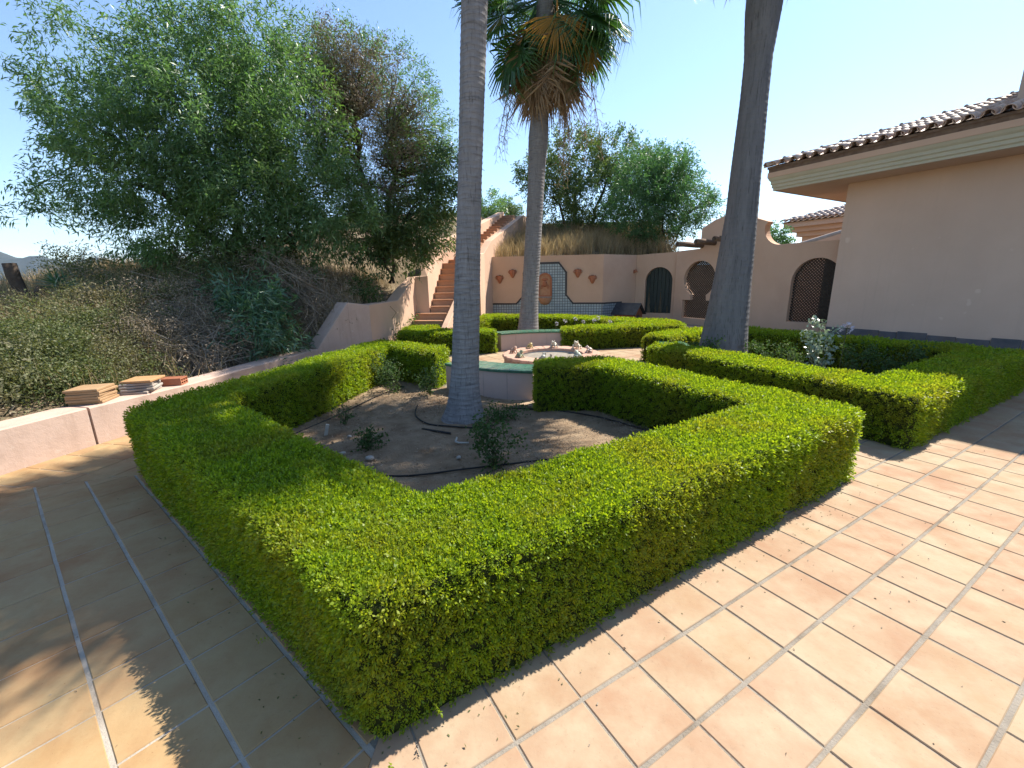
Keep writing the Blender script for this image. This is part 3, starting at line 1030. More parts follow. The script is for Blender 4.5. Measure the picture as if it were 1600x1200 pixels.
for i in range(len(prof) - 1):
    for k in range(nseg):
        a = i * (nseg + 1) + k
        f.append((a, a + 1, a + nseg + 2, a + nseg + 1))
MB().add(v, f).build('basin', M['niche'], nich, True)
mb = MB(); mb.box((0, 0.255, 0.05), (0.52, 0.035, 0.10), 0, 0.006)
mb.build('ledge', M['coping'], nich)

# wall pots
def wall_pot():
    o = empty('wall_pot')
    prof = [(0.012, -0.17), (0.05, -0.15), (0.10, -0.06), (0.135, 0.04), (0.14, 0.10), (0.12, 0.135), (0.145, 0.155), (0.145, 0.175), (0.115, 0.175), (0.10, 0.12), (0.06, 0.0)]
    v, f = [], []
    ns = 14
    for (r_, y) in prof:
        for k in range(ns + 1):
            a = PI * k / ns
            v.append((r_ * math.cos(a), y, r_ * math.sin(a)))
    for i in range(len(prof) - 1):
        for k in range(ns):
            a = i * (ns + 1) + k
            f.append((a, a + 1, a + ns + 2, a + ns + 1))
    MB().add(v, f).build('pot_body', M['pot'], o, True)
    for s in (-1, 1):
        mb = MB()
        mb.tube([(s * 0.125, 0.14, 0.03), (s * 0.17, 0.12, 0.035), (s * 0.175, 0.06, 0.035), (s * 0.135, 0.02, 0.03)], 0.014, 6)
        mb.build('handle', M['pot'], o, True)
    b = MB(); b.box((0, 0.15, 0.012), (0.10, 0.10, 0.024), 0, 0.002)
    b.build('dark_plate', M['dark'], o)  # small dark plate against the wall at the pot's top
    return o
wp = wall_pot()
pot_spots = [(BACK_A, BACK_D, BACK_N, 0.53, 1.65, 'lower terracotta wall pot left of the mosaic arch, nearest the stairs'),
             (BACK_A, BACK_D, BACK_N, 1.01, 1.84, 'upper terracotta wall pot beside the leaning palm trunk, left of the mosaic arch'),
             (BACK_A, BACK_D, BACK_N, 3.36, 1.81, 'upper terracotta wall pot just right of the mosaic arch'),
             (BACK_A, BACK_D, BACK_N, 3.88, 1.59, 'lower terracotta wall pot near the corner right of the mosaic arch')]
for i, (P, D, Nn, s, z, lab) in enumerate(pot_spots):
    o = wp if i == 0 else copy_tree(wp)
    o.matrix_world = frame_mat(P + D * s + Vector((0, 0, z)) + Nn * 0.002, D, Nn) @ Matrix.Scale(0.82, 4)
    tag(o, lab, 'wall pot', 'terracotta pots hung on the fountain wall')
# small lamp on the angled wall
lamp = thing('wall_lamp', 'small rusty lamp high in the corner left of the arched gate', 'lamp')
lamp.matrix_world = frame_mat(seg_p0 + seg_d * (seg_l - 0.12) + Vector((0, 0, 1.86)) + seg_n * 0.002, seg_d, seg_n)
mb = MB(); mb.box((0, 0, 0.012), (0.09, 0.12, 0.024), 0, 0.004); mb.build('back_plate', M['pot'], lamp)
mb = MB(); mb.lathe([(0.012, 0.08), (0.03, 0.06), (0.075, -0.03), (0.07, -0.035)], 10, M=Matrix.Translation((0, 0.0, 0.085)) @ Matrix.Rotation(-PI / 2, 4, 'X'))
mb.tube([(0, 0.04, 0.02), (0, 0.07, 0.085)], 0.01, 6); mb.build('lamp_shade', M['pot'], lamp, True)

# wall with arched openings: outline with holes, built from strips by triangulation
def holed_panel(outer, holes, depth):
    bm = bmesh.new()
    loops = []
    def loop(pts, z):
        vs = [bm.verts.new((x, y, z)) for x, y in pts]
        es = [bm.edges.new((vs[i], vs[(i + 1) % len(vs)])) for i in range(len(vs))]
        return vs, es
    fr, ed = [], []
    for pts in [outer] + holes:
        vs, es = loop(pts, 0.0)
        fr.append(vs); ed += es
    bmesh.ops.triangle_fill(bm, use_beauty=True, edges=ed, normal=(0, 0, 1))
    bk, ed2 = [], []
    for pts in [outer] + holes:
        vs, es = loop(pts, -depth)
        bk.append(vs); ed2 += es
    bmesh.ops.triangle_fill(bm, use_beauty=True, edges=ed2, normal=(0, 0, -1))
    for a, b in zip(fr, bk):
        k = len(a)
        for i in range(k):
            bm.faces.new((a[i], a[(i + 1) % k], b[(i + 1) % k], b[i]))
    bmesh.ops.recalc_face_normals(bm, faces=bm.faces)
    me = bpy.data.meshes.new('wall_panel')
    bm.to_mesh(me)
    bm.free()
    return me

gd = (GW1 - GW0).normalized(); gl = (GW1 - GW0).length
gn = Vector((gd.y, -gd.x, 0))
gw = thing('gate_wall', 'pink wall with the arched dark green gate', 'wall')
gw.matrix_world = frame_mat(GW0 + gd * 0.004, gd, gn)
hole = arch_poly(0.98, 1.66, 18, 0.85, 0.33)
me = holed_panel([(0, -0.2), (gl + 0.05, -0.2), (gl + 0.05, 2.50), (0, 2.45)], [hole], 0.24)
me.materials.append(M['stucco'])
obj('wall_panel', me, gw)
gate = thing('arched_gate', 'dark green arched gate in the wall behind the kennel', 'gate')
gate.matrix_world = frame_mat(GW0 + gd * 0.854 + gn * -0.16, gd, gn)
for i in range(7):
    x = -0.42 + 0.14 * i
    h = 1.66 - 0.49 + math.sqrt(max(0.01, 0.49 ** 2 - min(0.48, abs(x)) ** 2)) - 0.01
    mb = MB(); mb.box((x, 0.335 + h / 2, 0), (0.132, h, 0.03), 0, 0.004)
    mb.build('board', M['gate'], gate)
for y in (0.62, 1.12, 1.5):
    mb = MB(); mb.box((0, y, 0.024), (0.94 if y < 1.4 else 0.8, 0.035, 0.014), 0, 0.003)
    mb.build('cross_rail', M['gate'], gate)
mb = MB(); mb.ball((0.34, 1.0, 0.04), 0.025, 8); mb.build('handle', M['dark'], gate, True)

# wall with the keyhole window, the pediment and the arched window
w2 = thing('screen_wall', 'pink wall with keyhole window, curved pediment and arched lattice window', 'wall')
w2.matrix_world = frame_mat(W2P, W2D, W2N)
def curve(cx, cy, r_, a0, a1, n=9):
    return [(cx + r_ * math.cos(R(a0 + (a1 - a0) * i / n)), cy + r_ * math.sin(R(a0 + (a1 - a0) * i / n))) for i in range(n + 1)]
kc = (0.58, 1.54); kr = 0.60
key = [(-0.02, 0.22), (1.16, 0.22), (1.16, 0.84), (0.90, 0.84)] + [(kc[0] + kr * math.cos(R(a)), kc[1] + kr * math.sin(R(a))) for a in range(-60, 241, 10)] + [(0.28, 0.84), (-0.02, 0.84)]
awin = arch_poly(1.22, 1.72, 18, 4.12, 0.33)
ped = [(0.53, 2.70), (0.53, 3.16), (0.95, 3.36), (1.35, 3.47), (1.62, 3.50), (1.95, 3.42), (2.30, 3.27), (2.69, 3.12)] + curve(3.10, 2.96, 0.50, 172, 262, 10)
top = [(-0.39, 2.50), (0.52, 2.53)] + ped + [(3.44, 2.47), (5.6, 2.46)]
me = holed_panel([(-0.39, -0.2)] + top + [(5.6, -0.2)], [key, awin], 0.28)
me.materials.append(M['stucco'])
obj('wall_panel', me, w2)

def lattice(name, label, s0, holes, x0, x1, y0, y1, zoff, parent_m, pitch=0.058):
    """diagonal wooden slats cut to an outline: two layers"""
    t = thing(name, label, 'lattice')
    t.matrix_world = parent_m
    for lay, sg in ((0, 1), (1, -1)):
        mb = MB()
        span = (x1 - x0) + (y1 - y0)
        k = int(span / (pitch * 1.414)) + 2
        for i in range(-2, k + 2):
            c = (x0 - (y1 - y0) if sg > 0 else x0) + i * pitch * 1.414
            run = None
            m_ = 90
            for j in range(m_ + 1):
                y = y0 + (y1 - y0) * j / m_
                x = c + sg * (y - y0) + (0 if sg > 0 else 0)
                if sg > 0:
                    x = c + (y - y0)
                else:
                    x = c - (y - y0)
                ok = inside((x, y), holes)
                if ok and run is None:
                    run = (x, y)
                if (not ok or j == m_) and run is not None:
                    d = Vector((x - run[0], y - run[1]))
                    if d.length > 0.02:
                        an = math.atan2(d.y, d.x)
                        T = Matrix.Translation(((run[0] + x) / 2, (run[1] + y) / 2, zoff + 0.008 * lay)) @ Matrix.Rotation(an, 4, 'Z')
                        mb.box((0, 0, 0), (d.length, 0.033, 0.008), M=T)
                    run = None
        stuff(mb.build('slats', M['lattice'], t))
    return t
wm = frame_mat(W2P, W2D, W2N)
lattice('lattice_screen', 'brown wooden lattice filling the keyhole window', 0, key, -0.05, 1.2, 0.2, 2.2, -0.15, wm)
lattice('lattice_screen', 'brown wooden lattice in the arched window beside the house corner', 0, awin, 3.45, 4.75, 0.3, 2.1, -0.15, wm)
# pale wall added behind to give light dots between the slats; dark door nearer
backdrop = thing('lattice_backdrop', 'added pale wall and dark door seen through the lattice windows', 'building')
backdrop.matrix_world = wm
mb = MB()
mb.box((1.6, 1.0, -3.2), (9.0, 2.2, 0.2)); mb.build('wall', M['coping'], backdrop)
mb = MB(); mb.box((4.45, 1.2, -0.72), (0.9, 2.5, 0.12)); mb.build('door', M['gate'], backdrop)

# three weathered logs lying along the top of the wall
log_spots = [(0.60, 1.27, 2.63, 'leftmost weathered log beam jutting from the wall beside the dry grass'),
             (1.05, 0.97, 2.68, 'middle weathered log beam jutting from the wall above the keyhole window'),
             (1.50, 0.72, 2.735, 'weathered log beam nearest the thick dark palm trunk')]
for (s_, f_, z, lab) in log_spots:
    o = thing('log_beam', lab, 'log', group='log beams on the wall')
    o.matrix_world = wm @ Matrix.Translation((s_, z, f_)) @ Matrix.Rotation(PI / 2, 4, 'Y')
    mb = MB()
    L = f_ + 0.9
    mb.tube([(L * i / 6, 0.012 * math.sin(i * 1.7), 0.01 * math.cos(i)) for i in range(7)], [0.078, 0.086, 0.083, 0.08, 0.082, 0.08, 0.07], 14)
    mb.build('timber', M['log'], o, True)
    mb = MB(); mb.lathe([(0.066, -0.004), (0.066, -0.001)], 12, M=Matrix.Rotation(PI / 2, 4, 'Y')); mb.build('cut_end', M['bark'], o)

# ------------------------------------------------------------------ the house
house = thing('house', 'pink stucco house with deep moulded eaves and a tiled roof', 'house', HC)
HD = Vector((0.509, -0.861, 0)); HN = Vector((-0.861, -0.509, 0))
house.matrix_world = frame_mat(HC, HD, HN)          # local x along the wall towards the viewer, y up, z out of the wall
flat_panel([(0, -0.2), (14, -0.2), (14, 3.70), (0, 3.70)], 0.30, -0.30).build('wall', M['stucco_house'], house)
mb = MB(); mb.box((0.15, 1.75, -3.3), (0.30, 3.90, 5.99)); mb.build('side_wall', M['stucco_house'], house)
rnd2 = random.Random(5)
x = 0.0
while x < 9.5:                                       # slate plinth slabs
    w = rnd2.uniform(0.32, 0.62); h = rnd2.uniform(0.29, 0.35)
    mb = MB(); mb.box((x + w / 2, h / 2 - 0.02, 0.014), (w - 0.012, h, 0.03 + rnd2.uniform(-0.006, 0.006)), 0, 0.004)
    mb.build('plinth_stone', M['slate'], house); x += w
OV = 0.95; OE = 1.35
EAVE = 3.70
def eave_prof(name, m, pts):
    """profile (z out, y up) swept along the front eave and returned round the corner"""
    xs0 = [-(z - OV + OE) for z, y in pts]
    v = []
    n = len(pts)
    for (z, y), x0 in zip(pts, xs0):
        v.append((14, y, z))
    for (z, y), x0 in zip(pts, xs0):
        v.append((x0, y, z))
    for (z, y), x0 in zip(pts, xs0):
        v.append((x0, y, -6.0))
    f = []
    for l in range(2):
        for i in range(n):
            j = (i + 1) % n
            f.append((l * n + i, l * n + j, (l + 1) * n + j, (l + 1) * n + i))
    f.append(tuple(range(n))); f.append(tuple(range(2 * n, 3 * n))[::-1])
    return MB().add(v, f).build(name, m, house)
eave_prof('soffit', M['stucco_house'], [(-0.5, EAVE + 0.002), (OV - 0.10, EAVE + 0.002), (OV - 0.10, EAVE + 0.06), (-0.5, EAVE + 0.06)])
c0 = EAVE - 0.01
eave_prof('cornice', M['cream'], [(OV - 0.098, c0), (OV - 0.07, c0), (OV - 0.07, c0 + 0.05), (OV - 0.045, c0 + 0.07), (OV - 0.045, c0 + 0.13), (OV - 0.02, c0 + 0.15), (OV - 0.02, c0 + 0.21), (OV + 0.01, c0 + 0.245), (OV + 0.035, c0 + 0.30), (OV - 0.098, c0 + 0.30)])
eave_prof('fascia', M['stucco'], [(OV - 0.10, c0 + 0.302), (OV + 0.045, c0 + 0.302), (OV + 0.045, c0 + 0.42), (OV - 0.10, c0 + 0.42)])
# roof planes (undersides of the tile field)
eave_prof('tile_bed', M['log'], [(OV - 0.10, c0 + 0.422), (OV + 0.03, c0 + 0.422), (OV + 0.04, c0 + 0.55), (OV - 0.10, c0 + 0.55)])  # mortar and tile-end band; shading under the tiles put into its dark colour
RZ = c0 + 0.555
PITCH = math.tan(R(17))
zc, xc = OV + 0.06, -(OE + 0.06)
T_HIP = 6.6
v = [(xc, RZ, zc), (14, RZ, zc), (14, RZ + PITCH * T_HIP, zc - T_HIP), (xc + T_HIP, RZ + PITCH * T_HIP, zc - T_HIP),
     (xc, RZ, zc - 2 * T_HIP)]
v += [(a, b - 0.05, c) for a, b, c in v]
f = [(0, 1, 2, 3), (0, 3, 4), (5, 8, 7, 6), (5, 9, 8), (0, 5, 6, 1), (4, 9, 5, 0)]
MB().add(v, f).build('roof', M['log'], house)
def barrel(L, r0, r1, th=0.012, n=8):
    v, f = [], []
    for (rr, zz) in ((r0, 0), (r1, L)):
        for k in range(n + 1):
            a = PI * k / n
            v.append((rr * math.cos(a), rr * math.sin(a), -zz))
        for k in range(n + 1):
            a = PI * k / n
            v.append(((rr - th) * math.cos(a), (rr - th) * math.sin(a), -zz))
    m_ = n + 1
    for k in range(n):
        f.append((k, k + 1, 2 * m_ + k + 1, 2 * m_ + k))
        f.append((m_ + k, 3 * m_ + k, 3 * m_ + k + 1, m_ + k + 1))
        f.append((k, m_ + k, m_ + k + 1, k + 1))
    return v, f
bt = mesh_data('roof_tile', *barrel(0.42, 0.098, 0.078), M['roof_tile'], True)
slope_ang = math.atan(PITCH)
EXPO = 0.36
n_tiles = 0
far_t = MB()
for c in range(0, 46):
    x = xc + 0.13 + 0.245 * c
    rows = int(min((x - xc) / math.cos(slope_ang), T_HIP / math.cos(slope_ang)) / EXPO) + 1
    for r_ in range(min(rows, 18)):
        s = r_ * EXPO
        y = RZ + 0.012 + s * math.sin(slope_ang); z = zc + 0.05 - s * math.cos(slope_ang)
        T = Matrix.Translation((x + rnd.uniform(-0.008, 0.008), y + rnd.uniform(0, 0.008), z)) @ Matrix.Rotation(slope_ang + R(1.5), 4, 'X')
        if c < 30 and n_tiles < 270 and r_ < 10:
            o = obj('roof_tile', bt, house); o.matrix_local = T; n_tiles += 1
        else:
            vv, ff = barrel(0.42, 0.098, 0.078)
            far_t.add([T @ Vector(p) for p in vv], ff)
stuff(far_t.build('roof_tiles', M['roof_tile'], house))
pan = MB()                                           # pan tiles: the upturned channels between the covers, ends showing under the eave
for c in range(0, 40):
    x = xc + 0.245 * c + 0.008
    T = Matrix.Translation((x, RZ + 0.075, zc + 0.075)) @ Matrix.Rotation(slope_ang, 4, 'X') @ Matrix.Rotation(PI, 4, 'Z')
    vv, ff = barrel(0.5, 0.085, 0.075)
    pan.add([T @ Vector(p) for p in vv], ff)
stuff(pan.build('pan_tiles', M['roof_tile'], house))
hipd = Vector((1, PITCH, -1)).normalized()
rot_hip = Vector((0, 0, -1)).rotation_difference(hipd).to_matrix().to_4x4()
ht = mesh_data('ridge_tile', *barrel(0.46, 0.115, 0.092), M['roof_tile'], True)
for k in range(25):
    p = Vector((xc, RZ + 0.02, zc)) + hipd * (0.40 * k - 0.05)
    o = obj('ridge_tile', ht, house)
    up = Vector((0, 1, 0)); zax = -hipd; xax = up.cross(zax).normalized(); yax = zax.cross(xax)
    m_ = Matrix((xax, yax, zax)).transposed().to_4x4(); m_.translation = p
    o.matrix_local = m_
    # mortar bump where the next tile overlaps
mb = MB()
for k in range(25):
    p = Vector((xc, RZ + 0.02, zc)) + hipd * (0.40 * k + 0.36)
    mb.ball(p + Vector((0, 0.115, 0)), (0.035, 0.03, 0.035), 6)
mb.build('ridge_mortar', M['coping'], house)
# upper storey, set back on the roof at the right
flat_panel([(2.42, 3.9), (14, 3.9), (14, 7.7), (2.42, 7.7)], 5.0, -5.25).build('upper_storey', M['stucco_house'], house)
v = [(1.95, 7.7, 0.35), (14, 7.7, 0.35), (14, 9.4, -3), (5.3, 9.4, -3), (1.95, 7.7, -5.8)]
v += [(a, b - 0.06, c) for a, b, c in v]
MB().add(v, f).build('upper_roof', M['roof_tile'], house)

# second roof beyond the wall
NBP = Vector((16.75, 25.4, 0))
nb = thing('neighbour_house', 'small orange-pink building with a tiled eave behind the wall', 'house', NBP)
nb.matrix_world = frame_mat(NBP, HD, HN)
flat_panel([(0, 0), (7, 0), (7, 4.1), (0, 4.1)], 5.0, -5.0).build('wall', M['stucco'], nb)
for k, (o_, y0_, y1_) in enumerate([(0.22, 3.75, 4.0), (0.45, 4.0, 4.25), (0.72, 4.25, 4.52)]):
    flat_panel([(-o_, y0_ + 0.001), (7.5, y0_ + 0.001), (7.5, y1_), (-o_, y1_)], 5.0 + 2 * o_, -5.0 - o_).build('cornice', M['stucco'], nb)
v = [(-0.85, 4.53, 0.85), (8, 4.53, 0.85), (8, 5.6, -2.5), (2.5, 5.6, -2.5), (-0.85, 4.53, -5.85)]
v += [(a, b - 0.008, c) for a, b, c in v]
f5 = [(0, 1, 2, 3), (0, 3, 4), (5, 8, 7, 6), (5, 9, 8), (0, 5, 6, 1), (4, 9, 5, 0)]
MB().add(v, f5).build('roof', M['log'], nb)
nbt = mesh_data('roof_tile', *barrel(0.5, 0.13, 0.105), M['roof_tile'], True)
sl2 = math.atan(1.07 / 3.35)
for c in range(24):
    for r_ in range(6):
        if r_ * 0.42 > c * 0.30 + 0.15:
            continue
        o = obj('roof_tile', nbt, nb)
        o.matrix_local = Matrix.Translation((-0.72 + 0.30 * c, 4.56 + 0.42 * r_ * math.sin(sl2), 0.92 - 0.42 * r_ * math.cos(sl2))) @ Matrix.Rotation(sl2, 4, 'X')
gab = thing('gable_wall', 'low pink gable with a grey sloping coping behind the wall', 'wall', (14.2, 20.6, 0))
gab.rotation_euler = (0, 0, R(-20))
v = [(-1.2, 0, 0), (4, 0, 0), (4, 0, 4.35), (-1.2, 0, 2.75)]
v += [(a, b + 0.25, c) for a, b, c in v]
MB().add(v, [(3, 2, 1, 0)[::-1], (4, 7, 6, 5), (0, 4, 5, 1), (1, 5, 6, 2), (2, 6, 7, 3), (3, 7, 4, 0)]).build('gable', M['stucco'], gab)
mb = MB(); mb.tube([(-1.3, 0.12, 2.77), (4.1, 0.12, 4.42)], 0.12, 8); mb.build('coping', M['coping'], gab)

# low wall high on the slope behind the dry grass
bk = thing('slope_wall', 'low weathered wall on the slope behind the dry grass', 'wall', (1.0, 21.6, 3.2))
mb = MB(); mb.box((2.9, 0, 0.20), (5.6, 0.25, 1.7), 0, 0.02); mb.build('wall_panel', M['coping'], bk)

# ------------------------------------------------------------------ round fountain, benches, ornaments
fo = thing('round_fountain', 'low round fountain with terracotta rim and white basin', 'fountain', FC)
mb = MB(); mb.lathe([(0.86, -0.02), (0.86, 0.17)], 48); mb.build('plinth', M['mortar'], fo)
NB = 44
sol = None
for k in range(NB):                     # upright bricks round the outside
    if sol is None:
        sol = mesh_data('brick', *(lambda b: (b.v, b.f))(MB().box((0, 0, 0.10), (0.05, 0.112, 0.17), 0, 0.006)), M['rim'])
    o = obj('brick', sol, fo); a = 2 * PI * k / NB
    o.location = (0.875 * math.cos(a), 0.875 * math.sin(a), 0); o.rotation_euler = (0, 0, a)
rim = None
NR = 28
for k in range(NR):                     # wedge rim slabs, their outer ends rounded (scalloped edge)
    if rim is None:
        h = PI / NR * 0.96
        pts = [(0.60 * math.cos(-h), 0.60 * math.sin(-h))] + [(( 0.90 + 0.035 * math.cos(PI * t / 2)) * math.cos(h * t), (0.90 + 0.035 * math.cos(PI * t / 2)) * math.sin(h * t)) for t in (-1, -0.5, 0, 0.5, 1)] + [(0.60 * math.cos(h), 0.60 * math.sin(h))]
        vv, ff = tile_geo([Vector(p) for p in pts], 0.245, 0.055, 0.008)
        rim = mesh_data('rim_slab', vv, ff, M['rim'])
    o = obj('rim_slab', rim, fo); o.rotation_euler = (0, 0, 2 * PI * k / NR)
n = 48
v, f = [], []
for (rr, z) in ((0.62, 0.235), (0.60, 0.10), (0.52, 0.07), (0.02, 0.06)):
    for k in range(n):
        a = 2 * PI * k / n
        v.append((rr * math.cos(a), rr * math.sin(a), z))
for l in range(3):
    for k in range(n):
        f.append((l * n + k, l * n + (k + 1) % n, (l + 1) * n + (k + 1) % n, (l + 1) * n + k))
MB().add(v, f).build('basin', M['basin'], fo, True)
mb = MB(); mb.lathe([(0.06, 0.055), (0.05, 0.10), (0.02, 0.12), (0.02, 0.20), (0.028, 0.21), (0.02, 0.225)], 12); mb.build('nozzle', M['coping'], fo, True)

ORN = [((-0.72, 0.09), 'russet frog ornament on the left end of the fountain rim', (0.50, 0.27, 0.17), (0.62, 0.42, 0.30)),
       ((-0.61, -0.42), 'green frog ornament on the near left of the fountain rim', (0.16, 0.20, 0.10), (0.40, 0.40, 0.25)),
       ((-0.38, 0.62), 'yellow frog ornament on the far left of the fountain rim', (0.60, 0.45, 0.15), (0.66, 0.52, 0.24)),
       ((0.13, 0.70), 'cream frog ornament at the back of the fountain rim', (0.66, 0.58, 0.44), (0.72, 0.66, 0.54)),
       ((-0.2, -0.70), 'grey speckled frog ornament at the front of the fountain rim', (0.30, 0.29, 0.24), (0.50, 0.48, 0.40)),
       ((0.56, 0.46), 'tall cream frog ornament on the far right of the fountain rim', (0.68, 0.58, 0.40), (0.74, 0.66, 0.50)),
       ((0.42, -0.58), 'pale green frog ornament on the near right of the fountain rim', (0.36, 0.42, 0.30), (0.56, 0.58, 0.48)),
       ((0.72, -0.05), 'pinkish frog ornament on the right end of the fountain rim', (0.60, 0.40, 0.30), (0.68, 0.54, 0.44))]
orn_rng = random.Random(3)
for k, ((dx, dy), lab, ca, cb) in enumerate(ORN):
    o = thing('frog_ornament', lab, 'ornament', (FC.x + dx, FC.y + dy, 0.246), math.atan2(dy, dx) + PI + orn_rng.uniform(-0.5, 0.5), 'frog ornaments round the fountain rim')
    mt = mottled('glazed_frog', ca, cb, 25, 0.4, 0.2, 60, 0.5)
    s = 1.25 if 'tall' in lab else orn_rng.uniform(0.9, 1.1)
    tilt = Matrix.Rotation(R(-28), 4, 'Y')
    mb = MB()
    mb.ball((-0.012 * s, 0, 0.055 * s), (0.058 * s, 0.045 * s, 0.042 * s), 8, tilt)
    mb.ball((0.035 * s, 0, 0.098 * s), (0.040 * s, 0.038 * s, 0.026 * s), 8, Matrix.Rotation(R(-10), 4, 'Y'))
    mb.ball((0.035 * s, 0.024 * s, 0.122 * s), 0.013 * s, 6); mb.ball((0.035 * s, -0.024 * s, 0.122 * s), 0.013 * s, 6)
    mb.build('body', mt, o, True)
    for sg in (-1, 1):
        mb = MB()
        mb.tube([(0.02 * s, sg * 0.035 * s, 0.07 * s), (0.04 * s, sg * 0.05 * s, 0.035 * s), (0.05 * s, sg * 0.045 * s, 0.008 * s), (0.075 * s, sg * 0.05 * s, 0.006 * s)], [0.013 * s, 0.011 * s, 0.01 * s, 0.012 * s], 6)
        mb.build('front_leg', mt, o, True)
        mb = MB()
        mb.tube([(-0.045 * s, sg * 0.03 * s, 0.03 * s), (0.0, sg * 0.065 * s, 0.045 * s), (-0.05 * s, sg * 0.068 * s, 0.012 * s), (0.015 * s, sg * 0.075 * s, 0.008 * s)], [0.02 * s, 0.018 * s, 0.013 * s, 0.01 * s], 6)
        mb.build('hind_leg', mt, o, True)

def bench(a0, a1, lab, r0=2.05, r1=2.48, h=0.42):
    o = thing('curved_bench', lab, 'bench', FC, 0, 'curved benches round the fountain')
    n = max(6, int(abs(a1 - a0) / 2))
    v, f = [], []
    for i in range(n + 1):
        a = R(a0 + (a1 - a0) * i / n)
        for rr, z in ((r0, -0.02), (r0, h - 0.034), (r1, h - 0.034), (r1, -0.02)):
            v.append((rr * math.cos(a), rr * math.sin(a), z))
    for i in range(n):
        for k in range(3):
            q = i * 4 + k
            f.append((q, q + 1, q + 5, q + 4))
    f.append((0, 3, 2, 1)); f.append((n * 4, n * 4 + 1, n * 4 + 2, n * 4 + 3))
    MB().add(v, f).build('bench_wall', M['bench'], o)
    nt_ = int(abs(a1 - a0) / 3.7)
    st = (a1 - a0) / nt_
    mesh_in = {}
    for row, (ra, rb) in enumerate(((r0 - 0.02, (r0 + r1) / 2 - 0.002), ((r0 + r1) / 2 + 0.002, r1 + 0.02))):
        h_ = R(abs(st)) / 2 * 0.975
        pts = [(ra * math.cos(-h_), ra * math.sin(-h_)), (rb * math.cos(-h_), rb * math.sin(-h_)), (rb, 0), (rb * math.cos(h_), rb * math.sin(h_)), (ra * math.cos(h_), ra * math.sin(h_)), (ra, 0)]
        vv, ff = tile_geo([Vector(p) for p in pts], h, 0.038, 0.006)
        me = mesh_data('tile', vv, ff, M['green_tile'])
        for i in range(nt_):
            t = obj('tile', me, o); t.rotation_euler = (0, 0, R(a0 + st * (i + 0.5))); t.location = (0, 0, rnd.uniform(-0.001, 0.001))
    mb = MB()                      # plaster joints: thin proud strips down the faces
    for i in range(1, 4):
        a = R(a0 + (a1 - a0) * i / 4)
        for rr in (r0 - 0.001, r1 + 0.001):
            mb.box((rr * math.cos(a), rr * math.sin(a), h / 2 - 0.03), (0.003, 0.006, h - 0.06), a)
    mb.build('joint', M['coping'], o)
    return o
bench(-135, -101, 'curved green-topped bench behind the nearest palm trunk')
bench(77, 119, 'curved green-topped bench in front of the far leaning palm')
bench(-24, 10, 'curved green-topped bench half hidden by the right-hand hedge')

# ------------------------------------------------------------------ kennel
ken = thing('kennel', 'small red wooden kennel with blue-grey pitched roof before the gate', 'kennel', (4.05, 14.7, 0), R(-42))
flat_panel([(-0.42, 0), (0.42, 0), (0.42, 0.45), (0, 0.72), (-0.42, 0.45)], 0.02)
def gable_part(y, th, name, door=False):
    mb = MB()
    pts = [(-0.30, 0.0), (0.30, 0.0), (0.30, 0.46), (0.0, 0.74), (-0.30, 0.46)]
    v = [(y, a, b) for a, b in pts] + [(y + th, a, b) for a, b in pts]
    mb.add(v, [(0, 1, 2, 3, 4), (9, 8, 7, 6, 5)] + [(i, i + 5, (i + 1) % 5 + 5, (i + 1) % 5) for i in range(5)])
    return mb.build(name, M['wood_red'], ken)
gable_part(-0.36, 0.025, 'gable'); gable_part(0.335, 0.025, 'gable')
for s in (-1, 1):
    for i in range(3):
        mb = MB(); mb.box((0, s * 0.312, 0.085 + 0.15 * i), (0.72, 0.02, 0.145), 0, 0.004); mb.build('plank', M['wood_red'], ken)
    T = Matrix.Translation((0, s * 0.20, 0.60)) @ Matrix.Rotation(-s * R(43), 4, 'X')
    mb = MB(); mb.box((0, 0, 0), (0.92, 0.56, 0.025), 0, 0.004, M=T); mb.build('roof_panel', M['felt'], ken)
mb = MB(); mb.prism([(-0.13, 0.06), (0.13, 0.06), (0.13, 0.30), (0.08, 0.40), (-0.08, 0.40), (-0.13, 0.30)], 0, 0.006)
o = mb.build('doorway', M['dark'], ken)
o.matrix_local = Matrix(((0, 0, 1, 0.361), (1, 0, 0, 0), (0, 1, 0, 0), (0, 0, 0, 1)))

# ------------------------------------------------------------------ stacked tiles and brick on the low wall
st_mesh = {}
def stack_tile(loc, rz, lab, tint, size=0.30, th=0.026):
    key = tint
    if key not in st_mesh:
        mb = MB(); mb.box((0, 0, th / 2), (size, size, th), 0, 0.004)
        st_mesh[key] = mesh_data('paving_tile', mb.v, mb.f, M[tint])
    o = tag(obj('paving_tile', st_mesh[key]), lab, 'tile', 'spare tiles stacked on the low wall')
    o.location = loc
    o.rotation_euler = (0, 0, rz)
    return o
M['ochre'] = mottled('ochre_tile', (0.40, 0.245, 0.125), (0.48, 0.31, 0.17), 8, 0.75, 0.3, 40, 0.25, 0.004)
M['orange'] = mottled('orange_tile', (0.50, 0.27, 0.12), (0.56, 0.33, 0.16), 6, 0.7, 0.3, 40, 0.25, 0.004)
M['greyed'] = mottled('cement_smeared_tile', (0.40, 0.37, 0.33), (0.52, 0.48, 0.43), 9, 0.9, 0.4, 40, 0.15, 0.004, (0.33, 0.22, 0.15))
words = ['bottom', 'second', 'third', 'fourth', 'fifth', 'top']
for k in range(6):
    lab = ('top ochre tile of the left-hand stack on the low wall' if k == 5 else
           'bottom tile of the left-hand stack, lying on the low wall' if k == 0 else
           words[k] + ' tile from the bottom in the left-hand ochre stack')
    stack_tile((-4.575 + 0.012 * rnd.uniform(-1, 1), 4.47 + 0.015 * rnd.uniform(-1, 1), 0.403 + 0.0275 * k), R(14) + rnd.uniform(-0.12, 0.12), lab, 'ochre')
